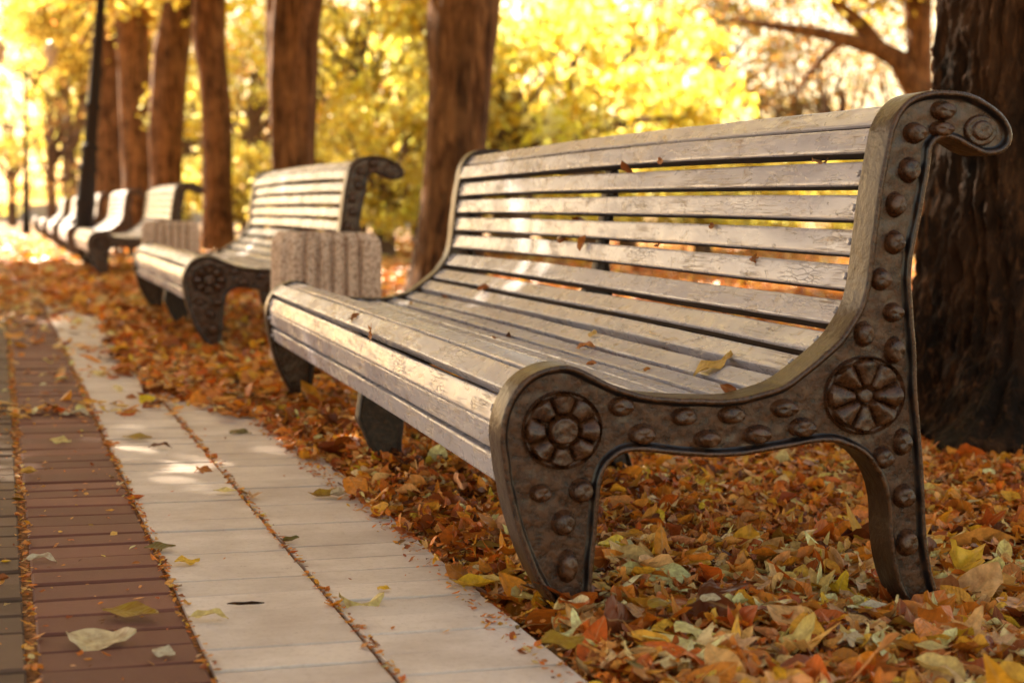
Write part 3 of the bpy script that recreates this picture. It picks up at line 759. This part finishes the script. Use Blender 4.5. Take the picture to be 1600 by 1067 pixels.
OLV = [(.16,.13,.03),(.24,.19,.04),(.30,.20,.05),(.20,.11,.03)]
MIX = [(.40,.26,.05),(.55,.40,.06),(.26,.20,.05),(.62,.46,.08)]
def clumps_in(n, c, r, seed, zmin=None):
    rg = random.Random(seed); R = []
    while len(R) < n:
        v = Vector((rg.uniform(-1, 1), rg.uniform(-1, 1), rg.uniform(-1, 1)))
        if .25 < v.length < 1:
            p = Vector((c[0] + v.x * r[0], c[1] + v.y * r[1], c[2] + v.z * r[2]))
            if zmin is None or p.z > zmin: R.append(p)
    return R
def limb(mb, a, b, r0, r1, seed, seg=8, sag=.3):
    rg = random.Random(seed); C = []; Rd = []
    for i in range(7):
        t = i / 6; p = a.lerp(b, t); p = p + Vector((rg.uniform(-1, 1), rg.uniform(-1, 1), rg.uniform(-.4, 1))) * sag * math.sin(math.pi * t) * .35
        C.append(p); Rd.append(r0 + (r1 - r0) * t)
    V, Fc = tube(C, Rd, seg, .05, 3, 0, seed); mb.add(V, Fc)
# shared high crown for the avenue (leaf masses above the frame shade the benches)
def avenue_crown(seed, cols, n=14000, holes=()):
    cl = clumps_in(60, (0, 0, 7.4), (3.3, 3.3, 3.2), seed); return leaf_cloud(n, cl, .5, .19, cols, seed, holes=holes), cl
AV = [avenue_crown(31, MIX), avenue_crown(32, YEL), avenue_crown(33, ORA + YEL)]
DENSE = avenue_crown(37, MIX, 22000)
def trunk_from_px(prof, zc, m, seed, flare=0.0, top=5.2, nf=.10, flute=.02, seg=48):
    """silhouette rows (y, left, right) read at the trunk's own distance, from top of view to its foot"""
    rows = sorted(prof, key=lambda r: -r[0]); C = []; Rd = []
    for y, l, r in rows:
        p = at_depth((l + r) / 2, y, zc); C.append(p); Rd.append((r - l) / 2 * zc / F)
    base = Vector((C[0].x, C[0].y, -.12)); C0 = [base] ; R0 = [Rd[0] * (1 + flare)]
    C = C0 + C; Rd = R0 + Rd
    d = C[-1] - C[-2]; slope = Vector((d.x / d.z, d.y / d.z, 0)) * .5
    topz = C[-1].z
    for i in range(1, 5):
        z = topz + (max(top, topz + 1) - topz) * i / 4; C.append(Vector((C[-1].x + slope.x * (z - C[-1].z) * .5, C[-1].y, z))); Rd.append(Rd[-1] * .93)
    # resample smoothly by z
    D = []; Q = []
    for i in range(len(C) - 1):
        k = max(1, int((C[i+1] - C[i]).length / .09))
        for j in range(k):
            t = j / k; D.append(C[i].lerp(C[i+1], t)); Q.append(Rd[i] + (Rd[i+1] - Rd[i]) * t)
    for _ in range(3):
        Q = [Q[0]] + [(Q[i-1] + 2*Q[i] + Q[i+1]) / 4 for i in range(1, len(Q)-1)] + [Q[-1]]
        D = [D[0]] + [(D[i-1] + 2*D[i] + D[i+1]) / 4 for i in range(1, len(D)-1)] + [D[-1]]
    return D, Q
def avenue_tree(name, label, prof, zc, m, seed, crown, group, nf=.04, flute=.02, flare=.1, seg=48):
    D, Q = trunk_from_px(prof, zc, m, seed, flare)
    base = Vector((D[0].x, D[0].y, 0)); t = empty(name, base); tag(t, label, 'tree', group)
    mb = MB(); V, Fc = tube([p - base for p in D], Q, seg, nf, 3, flute, seed, True); mb.add(V, Fc)
    me, cl = AV[crown]; topc = D[-1] - base
    rg = random.Random(seed); rot = rg.uniform(0, 6.28)
    for i, c in enumerate(cl[:14]):
        c2 = Matrix.Rotation(rot, 3, 'Z') @ Vector(c) + Vector((topc.x, topc.y, 0)); limb(mb, topc - Vector((0, 0, .6 - .03 * i)), c2, Q[-1] * .35, .02, seed * 20 + i)
    tm = mb.mesh('trunk', m, True); obj('trunk', tm, t)
    c = obj('crown', me, t); c.location = (topc.x, topc.y, .5 if zc < 30 else 1.0); c.rotation_euler = (0, 0, rot)
    TREE_SPOTS.append((base.x, base.y, Q[0])); return t
GA = 'avenue trees standing behind the benches'
# nearest tree: closer, needs real furrows and root flare
def big_trunk():
    zc = 6.0; cx = 1640
    base = at_depth(cx, 600, zc); base.z = 0
    t = empty('avenue_tree', base); tag(t, 'huge dark furrowed tree with flared roots at the right edge of the view', 'tree', GA)
    V = []; Fc = []; seg = 420; rows = 300; H = 5.2
    c0 = at_depth(cx, 340, zc); R0 = (cx - 1459) * zc / F
    for i in range(rows + 1):
        z = -.12 + (H + .12) * (i / rows) ** 1.25
        fl = .30 * math.exp(-max(z, 0) / .16) + .12 * math.exp(-max(z, 0) / .5)
        for j in range(seg):
            an = 2 * math.pi * j / seg; ca, sa = math.cos(an), math.sin(an)
            root = fl * (.42 + .58 * (.5 + .5 * math.sin(an * 5 + 1.1 + .6 * math.sin(an * 2))) ** 1.3)
            tw = z * .35
            wv = mn.noise(Vector((ca * 2.5, sa * 2.5, z * 1.1))) * 1.6
            ridge = abs(math.sin((an + .10 * wv + .04 * tw) * 17 + 2.3 * mn.noise(Vector((ca * 3, sa * 3, z * 1.5)))))
            rd2 = 1.4 * mn.fractal(Vector((ca * 11, sa * 11, z * 8)), .8, 2, 5)
            d = .030 * (ridge ** .7 - .6) + .020 * rd2 + .02 * mn.noise(Vector((ca * 1.5 + 7, sa * 1.5, z * .8)))
            r = R0 + root + d * (1 + .3 * fl)
            V.append((r * ca, r * sa, z))
    for i in range(rows):
        for j in range(seg):
            a = i * seg + j; b = i * seg + (j+1) % seg; Fc.append((a, b, b + seg, a + seg))
    mb = MB(); mb.add(V, Fc)
    for i, c in enumerate(AV[0][1][:10]): limb(mb, Vector((0, 0, 4.8)), Vector(c), .13, .02, 900 + i)
    obj('trunk', mb.mesh('trunk', M_BARKD, True), t); obj('crown', AV[0][0], t)
    TREE_SPOTS.append((base.x, base.y, .5))
big_trunk()
avenue_tree('avenue_tree', 'thick brown trunk rising just behind the left end of the nearest bench back',
  [(0,676,783),(42,666,781),(84,670,772),(126,672,768),(169,668,763),(240,665,757),(300,660,755),(358,654,757),(421,644,760),(447,638,764),(468,630,770)], 14.2, M_BARKR, 3, 1, GA, .05, .03, .15, 64)
avenue_tree('avenue_tree', 'trunk half dark and half lit behind the back of the second bench',
  [(0,418,505),(42,417,501),(126,419,494),(211,423,491),(290,424,492),(430,420,496)], 20, M_BARKR, 4, 2, GA, .06, .05)
avenue_tree('avenue_tree', 'slim reddish trunk with open ground on both sides, left of the second bench',
  [(0,301,352),(62,300,352),(93,306,354),(124,311,357),(186,315,362),(309,317,362),(392,312,368)], 29, M_BARKR, 5, 0, GA, .035, .02)
avenue_tree('avenue_tree', 'tall trunk leaning right, right hand one of the clustered far trunks',
  [(0,258,306),(30,250,302),(90,238,294),(200,232,286),(280,236,284),(378,236,286)], 36, M_BARKR, 6, 1, GA)
avenue_tree('avenue_tree', 'middle one of the clustered far trunks behind the third bench',
  [(0,178,234),(31,180,232),(150,186,234),(280,192,238),(366,190,240)], 46, M_BARKR, 7, 2, GA)
avenue_tree('avenue_tree', 'grey brown far trunk immediately right of the leaning lamp post',
  [(0,146,196),(100,148,194),(280,146,194),(358,144,196)], 56, M_BARKR, 8, 0, GA)
t = avenue_tree('forked_tree', 'bent trunk with a thin branch reaching left, left of the lamp post',
  [(60,100,132),(100,88,112),(124,83,108),(190,92,113),(250,98,118),(322,97,124),(345,94,128)], 66, M_BARKB, 9, 1, None, .1, .02, .1, 24)
mb = MB(); base = Vector(t.location)
pts = [at_depth(*p, 66) - base for p in [(98,168), (74,150), (55,130), (38,112), (25,100), (8,92)]]
V, Fc = tube(pts, [.20, .16, .13, .11, .09, .05], 10, .05, 3); mb.add(V, Fc)
pts = [at_depth(*p, 66) - base for p in [(112,230), (122,200), (128,160), (130,120), (138,70), (150,10)]]
V, Fc = tube(pts, [.26, .22, .2, .19, .17, .15], 10, .05, 3); mb.add(V, Fc)
obj('branch', mb.mesh('branch', M_BARKB, True), t)
# far side of the path: the other half of the avenue, all outside the view to the left; its crowns throw the shade
GL = 'avenue trees across the path'
for i, (x, y) in enumerate([(-3.3, 9), (-3.3, 14.3), (-3.5, 20.5), (-3.7, 27), (-3.6, 3.0)]):
    b = empty('avenue_tree', (x, y, 0)); tag(b, 'avenue tree across the path whose crown shades the benches', 'tree', GL)
    mb = MB(); V, Fc = tube([Vector((.02 * k, 0, k * .45 - .1)) for k in range(13)], [.42] + [.34 - .008 * k for k in range(12)], 32, .1, 3, .03, i, True); mb.add(V, Fc)
    me, cl = DENSE
    for k, c in enumerate(cl[:12]): limb(mb, Vector((.2, 0, 4.9)), Vector(c), .11, .02, 400 + i * 20 + k)
    obj('trunk', mb.mesh('trunk', M_BARKR, True), b); obj('crown', me, b)

# grove behind: small broad trees whose foliage reaches low
def grove_template(seed, cols, n, cz, r, leaf, nclump, spread, th):
    cl = clumps_in(nclump, (0, 0, cz), r, seed, .5); me = leaf_cloud(n, cl, spread, leaf, cols, seed)
    mb = MB(); V, Fc = tube([Vector((.03 * math.sin(k), .03 * math.cos(k * 2), k * th / 8 - .1)) for k in range(9)], [.22 - .014 * k for k in range(9)], 14, .08, 3, .03, seed); mb.add(V, Fc)
    for k, c in enumerate(cl[:26]): limb(mb, Vector((0, 0, th * (.35 + .55 * (k % 5) / 5))), Vector(c), .07, .015, seed * 50 + k, 6, .5)
    return mb.mesh('trunk', M_BARKB, True), me
G = {'lace': grove_template(55, OLV + [(.26,.13,.04)] * 3 + ORA[:1], 5600, 5.0, (3.8, 3.8, 4.0), .125, 60, .50, 5.0),
     'yellow': grove_template(51, YEL, 5200, 3.6, (2.6, 2.6, 3.1), .15, 60, .26, 4.5),
     'orange': grove_template(52, ORA, 5000, 4.4, (3.0, 3.0, 3.2), .15, 50, .26, 5.0),
     'olive': grove_template(53, OLV, 5200, 4.2, (3.2, 3.2, 4.0), .18, 50, .32, 5.0),
     'bush': grove_template(54, YEL + YEL + MIX[:2], 7500, 1.4, (1.9, 1.9, 1.3), .10, 40, .20, 1.5)}
GN = {'lace': 'thinly leaved tree with white sky glinting through it, behind the benches', 'yellow': 'yellow leaved tree in the blurred grove behind the benches', 'orange': 'orange leaved tree in the blurred grove behind the benches',
      'olive': 'dark olive tree far back in the blurred grove', 'bush': 'low yellow bush standing in front of the blurred grove'}
gr = random.Random(5)
def grove(kind, px, zc, s=1.0):
    p = at_depth(px, 345, zc); p.z = 0
    nm = {'lace': 'sparse_tree', 'yellow': 'yellow_tree', 'orange': 'orange_tree', 'olive': 'olive_tree', 'bush': 'yellow_bush'}[kind]
    e = empty(nm, p, gr.uniform(0, 6.28)); e.scale = (s, s, s * gr.uniform(.92, 1.1))
    tag(e, GN[kind], 'bush' if kind == 'bush' else 'tree', {'lace': 'thin leaved trees of the grove', 'yellow': 'yellow trees of the grove', 'orange': 'orange trees of the grove', 'olive': 'dark trees of the far grove', 'bush': 'yellow bushes of the grove'}[kind])
    obj('trunk', G[kind][0], e); obj('crown', G[kind][1], e)
for a in [('yellow', 560, 34), ('yellow', 655, 40), ('bush', 800, 30, 2.0), ('bush', 905, 38, 2.2), ('yellow', 395, 44), ('yellow', 290, 60), ('yellow', 20, 70), ('yellow', 140, 74),
          ('orange', 985, 42), ('lace', 1070, 46), ('lace', 1310, 48), ('lace', 1415, 54), ('lace', 1240, 50), ('olive', 1085, 50, 1.15), ('lace', 80, 62), ('lace', 530, 56), ('orange', 470, 50), ('orange', 740, 54),
          ('bush', 600, 28), ('bush', 520, 33), ('bush', 980, 31), ('bush', 1100, 33), ('bush', 860, 36), ('bush', 1180, 40), ('bush', 1350, 38), ('bush', 390, 38), ('bush', 740, 42),
          ('olive', 340, 70, 1.3), ('olive', 700, 72, 1.3), ('olive', 180, 88, 1.5)]:
    grove(*a)
for x_, y_, s_ in [(-5.5, -7, 1.5), (12.5, -1.5, 1.4)]:  # unseen trees added behind the camera to dim ambient light and reflections
    e = empty('olive_tree', (x_, y_, 0), x_); e.scale = (s_, s_, s_); tag(e, 'unseen olive tree added behind the viewer to darken the ambient light', 'tree', 'unseen trees added to block light')
    obj('trunk', G['olive'][0], e); obj('crown', G['olive'][1], e)
# reddish tree with a long limb near the right edge
t = avenue_tree('broad_tree', 'reddish tree with a long level limb reaching left, left of the huge dark trunk',
  [(0,1412,1456),(60,1416,1456),(120,1417,1457),(250,1416,1457),(340,1416,1458),(400,1412,1460)], 34, M_BARKR, 12, 0, None, .06, .02, .1, 24)
base = Vector(t.location); mb = MB()
for pts, rd in [([(1440,150),(1405,95),(1370,75),(1320,62),(1270,50),(1200,40),(1140,30)], [.34,.24,.19,.15,.12,.08,.04]), ([(1320,62),(1290,85),(1262,120),(1240,150)], [.10,.08,.06,.04]), ([(1370,75),(1345,40),(1310,10),(1280,-30)], [.2,.17,.14,.1])]:
    V, Fc = tube([at_depth(*p, 34) - base for p in pts], rd, 10, .05, 3); mb.add(V, Fc)
obj('branch', mb.mesh('branch', M_BARKR, True), t)

# ------------------------------------------------------------------ lamp posts, wall
def lathe(mb, C, axis, prof, seg=20):
    ux = axis.cross(Vector((0, 1, 0))).normalized(); uy = axis.cross(ux); V = []
    for h, r in prof:
        for j in range(seg):
            a = 2 * math.pi * j / seg; V.append(C + axis * h + (ux * math.cos(a) + uy * math.sin(a)) * r)
    mb.add(V, [(i*seg+j, i*seg+(j+1) % seg, (i+1)*seg+(j+1) % seg, (i+1)*seg+j) for i in range(len(prof)-1) for j in range(seg)] + [tuple((len(prof)-1)*seg + j for j in range(seg))])
def lamp(base, top, r, label, arms=False):
    e = empty('lamp_post', base); tag(e, label, 'lamp post'); ax = (top - base).normalized()
    mb = MB(); lathe(mb, Vector((0, 0, 0)), ax, [(-.1, r*1.7), (.30, r*1.7), (.33, r*1.45), (.42, r*1.6), (.5, r*1.3), (.8, r*1.25), (.84, r*1.45), (.9, r*1.25), (1.35, r*1.1), (1.40, r*1.35), (1.47, r*1.1), (1.7, r*1.0), (1.75, r*1.25), (1.82, r*.95)]); obj('base', mb.mesh('base', M_POST, True), e)
    mb = MB(); lathe(mb, Vector((0, 0, 0)), ax, [(1.8, r*.88), (2.4, r*.82), (2.43, r*1.1), (2.5, r*.8), (4.2, r*.62), (4.25, r*.9), (4.3, r*.6)]); obj('pole', mb.mesh('pole', M_POST, True), e)
    if arms:
        mb = MB(); V, Fc = tube([Vector((-.72, 0, 4.95)), Vector((-.45, 0, 4.75)), Vector((0, 0, 4.6)), Vector((.45, 0, 4.75)), Vector((.72, 0, 4.95))], [.04] * 5, 8); mb.add(V, Fc); V, Fc = tube([Vector((0, 0, 4.2)), Vector((0, 0, 4.7))], [.05, .05], 8); mb.add(V, Fc)
        obj('cross_arm', mb.mesh('cross_arm', M_POST, True), e)
        for sx in (-.72, .72):
            mb = MB(); lathe(mb, Vector((sx, 0, .75)), Vector((0, 0, 1)), [(4.15, .05), (4.2, .12), (4.6, .2), (4.62, .24), (4.8, .08), (4.9, .02)]); obj('lantern', mb.mesh('lantern', m_simple('frosted_glass', (.5, .42, .33), .3), True), e)
        return
    mb = MB(); lathe(mb, Vector((0, 0, 0)), ax, [(4.3, r*.7), (4.36, r*1.6), (4.8, r*2.4), (4.84, r*2.6), (5.0, r*1.2), (5.1, r*.3)]); obj('lantern', mb.mesh('lantern', m_simple('frosted_glass', (.6, .55, .45), .3), True), e)
b = at_depth(128, 395, 26.5); b.z = 0; tp = at_depth(158, 0, 26.5)
lamp(b, tp, .125, 'black lamp post leaning right beside the far benches')
b = at_depth(41, 366, 47); b.z = 0; tp = at_depth(39, 0, 47); tp.y = b.y
lamp(b, tp, .075, 'thin upright black lamp post near the left edge', True)
# low pale wall with rails beyond the end of the path
w = empty('park_wall', (2, 96, 0)); tag(w, 'low pale wall with a railing beyond the far end of the path', 'wall')
mb = MB()
def box(mb, x0, x1, y0, y1, z0, z1): mb.add([(x0,y0,z0),(x1,y0,z0),(x1,y1,z0),(x0,y1,z0),(x0,y0,z1),(x1,y0,z1),(x1,y1,z1),(x0,y1,z1)], [(0,1,5,4),(1,2,6,5),(2,3,7,6),(3,0,4,7),(4,5,6,7),(3,2,1,0)])
box(mb, -22, 26, 0, .4, -.2, 1.0); obj('plinth', mb.mesh('plinth', M_WALLM, False), w)
mb = MB()
for i in range(60): box(mb, -22 + i * .8, -21.94 + i * .8, .15, .21, 1.0, 1.95)
box(mb, -22, 26, .12, .24, 1.95, 2.05); obj('railing', mb.mesh('railing', M_WALLM, False), w)

# ------------------------------------------------------------------ ribbed concrete bins
def make_bin():
    e = empty('litter_bin'); W, D, H = .465, .465, .650; mb = MB()
    ribs = 6; P = []
    ch = .045
    def side(x0, y0, x1, y1):
        R = []; n = ribs; L_ = math.hypot(x1-x0, y1-y0); tx, ty = (x1-x0)/L_, (y1-y0)/L_; nx, ny = ty, -tx
        g = .020; pw = L_ / n
        for i in range(n):
            a = i * pw; 
            for s, o in ((a + .004, -.026), (a + .011, -.007), (a + .022, 0), (a + pw - .022, 0), (a + pw - .011, -.007), (a + pw - .004, -.026)):
                R.append((x0 + tx * s + nx * o, y0 + ty * s + ny * o))
        return R
    h = W / 2; hd = D / 2
    P = side(-h + ch, -hd, h - ch, -hd) + side(h, -hd + ch, h, hd - ch) + side(h - ch, hd, -h + ch, hd) + side(-h, hd - ch, -h, -hd + ch)
    k = len(P); lev = [(-.05, 1.02), (.02, 1.02), (H * .5, 1.01), (H - .07, 1.0), (H - .035, .975), (H - .008, .90), (H, .86), (H, .74), (H - .02, .74), (.12, .72)]
    V = [(x * s, y * s, z) for z, s in lev for x, y in P]
    Fc = [(r*k+i, r*k+(i+1) % k, (r+1)*k+(i+1) % k, (r+1)*k+i) for r in range(len(lev)-1) for i in range(k)] + [tuple((len(lev)-1)*k + i for i in range(k))]
    mb.add(V, Fc); me = mb.mesh('bin_body', M_AGG, True); autosmooth(me, 30); obj('bin_body', me, e)
    li = MB(); w = .165; n = 16
    V = [(w * r * math.cos(a * math.pi / 8), w * r * math.sin(a * math.pi / 8), z) for z, r in ((.14, 1), (.60, 1), (.60, .97), (.16, .97)) for a in range(n)]
    li.add(V, [(r*n+i, r*n+(i+1) % n, (r+1)*n+(i+1) % n, (r+1)*n+i) for r in range(3) for i in range(n)] + [tuple(48 + i for i in range(n))]); obj('bin_liner', li.mesh('bin_liner', M_IRON2, True), e)
    return e
bn = make_bin(); p = at_depth(507, 581, 7.45); bn.location = (p.x, p.y, -.0); bn.rotation_euler = (0, 0, math.radians(-3))
tag(bn, 'ribbed pebbly concrete litter bin directly beyond the nearest bench', 'litter bin', 'concrete litter bins between the benches')
b2 = copy_tree(bn); p = at_depth(266, 464, 13.6); b2.location = (p.x, p.y, 0); b2['label'] = 'smaller looking blurred ribbed bin beyond the second bench'

# ------------------------------------------------------------------ single leaves
def leaf_obj(tmpl, size, col, label, M, name='fallen_leaf', group=None, wz=1.0, wy=1.0):
    T, Fc, UV = tmpl; n = len(T); V = T * size * np.array([1, wy, wz])
    loops = [i for f in Fc for i in f]; uv = UV.copy(); uv[:, 2] = random.uniform(0, 50)
    me = mesh_np(name, V, loops, [len(f) for f in Fc], M_LEAF, True, [('col', 'FLOAT_COLOR', np.tile([*col, 1], (n, 1))), ('luv', 'FLOAT_VECTOR', uv)])
    o = obj(name, me); o.matrix_world = M; tag(o, label, 'leaf', group); return o
K = {'yel': (.80,.50,.025), 'olive': (.12,.11,.025), 'oyel': (.34,.22,.02), 'cream': (.68,.58,.36), 'pale': (.60,.56,.42), 'or': (.50,.18,.035), 'br': (.28,.09,.02), 'tan': (.62,.38,.20), 'pyel': (.66,.56,.22), 'dk': (.10,.04,.02), 'ochre': (.55,.34,.07)}
PAVE = [(250,855,46,.35,'olive',0,'olive green leaf where the red and cream pavers meet'),
 (293,876,38,.5,'yel',3,'bright yellow leaf on cream paving beside the olive one'),
 (453,843,30,.55,'olive',2,'small dark olive leaf resting on the long joint of the cream paving'),
 (62,873,50,-.15,'pale',4,'narrow whitish leaf on the dark bricks near the left edge'),
 (205,957,84,-.15,'oyel',0,'long dull yellow leaf on red bricks above the big cream leaf'),
 (155,996,100,.1,'cream',15,'biggest cream leaf on the red bricks at bottom left'),
 (257,1018,40,-.5,'pale',3,'small round whitish leaf on red bricks right of the big cream leaf'),
 (312,731,42,0,'or',7,'crumpled orange leaf alone in the middle of the cream paving'),
 (352,767,34,0,'pyel',0,'pale yellow leaf below the crumpled orange one'),
 (392,774,34,-.2,'tan',6,'pinkish curled leaf on the long joint of the cream paving'),
 (508,772,50,.3,'oyel',2,'folded yellow green leaf near the right edge of the cream paving'),
 (530,773,30,.6,'pale',5,'whitish curled leaf touching the folded yellow green leaf'),
 (215,684,44,-.1,'oyel',0,'yellow green leaf on cream paving near the leaf drift'),
 (95,688,34,-.3,'pyel',3,'yellow leaf alone on the upper part of the red bricks'),
 (118,647,46,0,'pale',4,'faint greyish leaf lying on the farther red bricks'),
 (325,962,58,.0,'pyel',4,'pale straw coloured leaf left of the dark bark scrap'),
 (565,935,66,.1,'pyel',9,'pale yellow crinkled leaf right of the long joint at the bottom'),
 (600,917,22,-.2,'yel',1,'tiny yellow leaf just above the pale crinkled leaf'),
 (742,911,76,-.1,'yel',2,'long bright yellow leaf at the paving edge by the front bench leg'),
 (45,738,24,.5,'ochre',5,'small curled ochre leaf on the dark bricks at the left'),
 (375,673,34,-.1,'olive',1,'olive leaf on cream paving just before the leaf drift'),
 (20,675,34,.1,'or',7,'orange leaf at the left edge of the dark bricks'),
 (250,697,34,0,'dk',4,'slim dark brown leaf behind the crumpled orange one'),
 (173,695,26,.3,'or',2,'short red orange leaf crossing from red to cream pavers'),
 (183,756,20,.3,'cream',8,'small cream leaf where the brick colours meet, left of the orange one'),
 (5,905,22,.9,'br',5,'rust brown leaf cut by the left edge of the view')]
def place_on_ground(px, py, wpx, rot, z, tilt=.0):
    p = on_ground(px, py, z); zc = (p - CAM).length; s = wpx * zc / F
    return Matrix.Translation(p) @ Matrix.Rotation(rot - .3, 4, 'Z') @ Matrix.Rotation(tilt, 4, 'X'), s
for px, py, w_, rot, k, ti, lb in PAVE:
    M, s = place_on_ground(px, py, w_, rot, .010)
    leaf_obj(T_HI[ti], s * 1.05, K[k], lb, M @ Matrix.Rotation(.16, 4, 'X'), wz=.9 if k != 'cream' else .45, wy=1.15)
DR = [(880,1000,120,.4,'oyel',3,'largest yellow green leaf in the drift in front of the bench leg'),
 (990,1038,90,1.9,'olive',0,'upright grey olive leaf at the bottom of the leaf drift'),
 (1150,1005,105,.2,'tan',6,'broad tan lobed leaf in the drift at the bottom centre'),
 (1325,992,110,-.4,'cream',7,'cream yellow star shaped leaf at the bottom right of the drift'),
 (1112,932,62,.1,'cream',1,'smooth pale leaf lying flat between the two bench legs'),
 (1030,940,70,.5,'oyel',1,'mustard leaf in the drift right of the front bench leg'),
 (1190,915,66,-.8,'tan',8,'triangular tan leaf between the two bench legs'),
 (1365,945,70,.1,'pale',0,'greyish leaf in the drift left of the rear bench leg'),
 (1025,876,60,.9,'olive',4,'green leaf standing up under the nearest bench'),
 (1560,1000,90,.4,'tan',6,'ragged tan leaf at the far right of the drift'),
 (1455,1010,80,-.3,'pyel',0,'straw coloured leaf below the rear bench leg')]
for px, py, w_, rot, k, ti, lb in DR:
    M, s = place_on_ground(px, py, w_, rot, .050 if px < 1250 else .028, .15)
    leaf_obj(T_HI[ti], s * .62, K[k], lb, M @ Matrix.Rotation(.12, 4, 'X'), wz=.7)
# twig-like bark scrap on the paving
M, s = place_on_ground(384, 945, 56, .18, .006)
mb = MB(); V, Fc = tube([Vector((s * (i / 6 - .5), .002 * math.sin(i * 2), .004)) for i in range(7)], [.001, .0025, .003, .0027, .0033, .0025, .001], 8, .3, 60); mb.add(V, Fc)
o = obj('bark_scrap', mb.mesh('bark_scrap', M_BARKD, True)); o.matrix_world = M; tag(o, 'dark scrap of bark lying across the cream paving at the bottom', 'bark')

# leaves caught on the near bench: dropped where a sight line meets its boards
bpy.context.view_layer.update(); DG = bpy.context.evaluated_depsgraph_get()
BL = [(983,256,22,'br',5,'curled brown leaf stuck under the top board, left one of a pair'),
 (1037,251,22,'or',2,'orange leaf stuck under the top board, right one of a pair'),
 (1283,245,34,'tan',4,'long pinkish leaf lodged under the top board near the iron frame'),
 (905,337,20,'br',5,'brown curl lodged between the second and third back boards'),
 (1117,350,20,'br',2,'dark curl on the third gap of the back, near its middle'),
 (880,377,20,'br',1,'rust leaf in the fourth gap of the back, leftmost of its cluster'),
 (915,381,22,'or',5,'orange curl at the right of the cluster in the fourth gap'),
 (1028,388,22,'or',2,'single orange curl in the fourth gap of the back'),
 (1180,408,20,'br',7,'crumpled brown leaf in the fourth gap, nearest the iron frame'),
 (1298,464,22,'or',4,'small orange leaf hanging at the end of a back board by the frame'),
 (700,462,24,'or',0,'orange leaf at the left where the back meets the seat'),
 (757,455,18,'br',5,'brown curl on the lowest back board at the left'),
 (643,477,20,'ochre',2,'yellow ochre leaf standing at the far end of the seat'),
 (552,499,26,'br',7,'crumpled rust leaf, left of two in the front gap of the seat'),
 (583,520,28,'or',6,'crumpled orange leaf, right of two in the front gap of the seat'),
 (772,531,14,'or',2,'tiny orange crumb leaf in the middle of the seat'),
 (802,527,18,'dk',5,'tiny dark leaf beside an orange crumb in the middle of the seat'),
 (928,525,22,'ochre',0,'ochre leaf on the seat below the back boards, upper of two'),
 (915,546,34,'or',4,'winged orange leaf on the seat, lower of two'),
 (925,573,14,'or',5,'small orange crumb on the seat above the front rosette'),
 (1012,579,12,'or',1,'smallest orange speck of leaf on the rear seat boards'),
 (1118,575,58,'ochre',3,'big ochre yellow leaf lying on the rear seat boards near the frame'),
 (1143,611,30,'br',2,'rolled brown leaf on the seat against the iron frame')]
for px, py, w_, k, ti, lb in BL:
    ok, p, n, i_, ho, _m = S.ray_cast(DG, CAM, ray(px, py))
    for dy in (4, 8, 12):
        if ok and (p - CAM).length < 7: break
        ok, p, n, i_, ho, _m = S.ray_cast(DG, CAM, ray(px, py + dy))
    if not ok or (p - CAM).length > 7: continue
    s = w_ * (p - CAM).length / F
    q = n.to_track_quat('Z', 'Y').to_matrix().to_4x4()
    M = Matrix.Translation(p + n * (.004 + s * .06)) @ q @ Matrix.Rotation(random.uniform(-.5, .5) + math.pi / 2 * (ti % 2), 4, 'Z') @ Matrix.Rotation(.35 * (1 if w_ < 40 else .2), 4, 'X')
    leaf_obj(T_HI[ti], s * 1.25, K[k], lb, M, wz=.9 if w_ < 60 else .5)

# ------------------------------------------------------------------ light
sun = bpy.data.lights.new('sun', 'SUN'); sun.energy = 5.0; sun.angle = math.radians(.5); sun.color = (1, .84, .62)
so = bpy.data.objects.new('sun', sun); COL.objects.link(so); so.rotation_euler = SD.to_track_quat('Z', 'Y').to_euler(); so.location = (0, 0, 20)
w = bpy.data.worlds.new('World'); S.world = w; w.use_nodes = True; nt = w.node_tree; nt.nodes.clear()
sky = N(nt, 'ShaderNodeTexSky', sky_type='NISHITA'); sky.sun_disc = False
sky.sun_elevation = math.asin(SD.z); sky.sun_rotation = math.atan2(SD.x, SD.y); sky.dust_density = 1.2; sky.air_density = 1.2
tint = mixc(nt, 1.0, sky.outputs[0], (1.0, .745, .51), 'MULTIPLY')
bg = N(nt, 'ShaderNodeBackground'); bg.inputs[1].default_value = .09; L(nt, tint, bg.inputs[0])
wo = N(nt, 'ShaderNodeOutputWorld'); L(nt, bg.outputs[0], wo.inputs[0])
S.view_settings.view_transform = 'Standard'; S.view_settings.look = 'None'; S.view_settings.exposure = 2.72; S.view_settings.gamma = 1
S.render.engine = 'CYCLES'; S.cycles.use_denoising = True; S.cycles.max_bounces = 6; S.cycles.transmission_bounces = 4; S.cycles.diffuse_bounces = 4
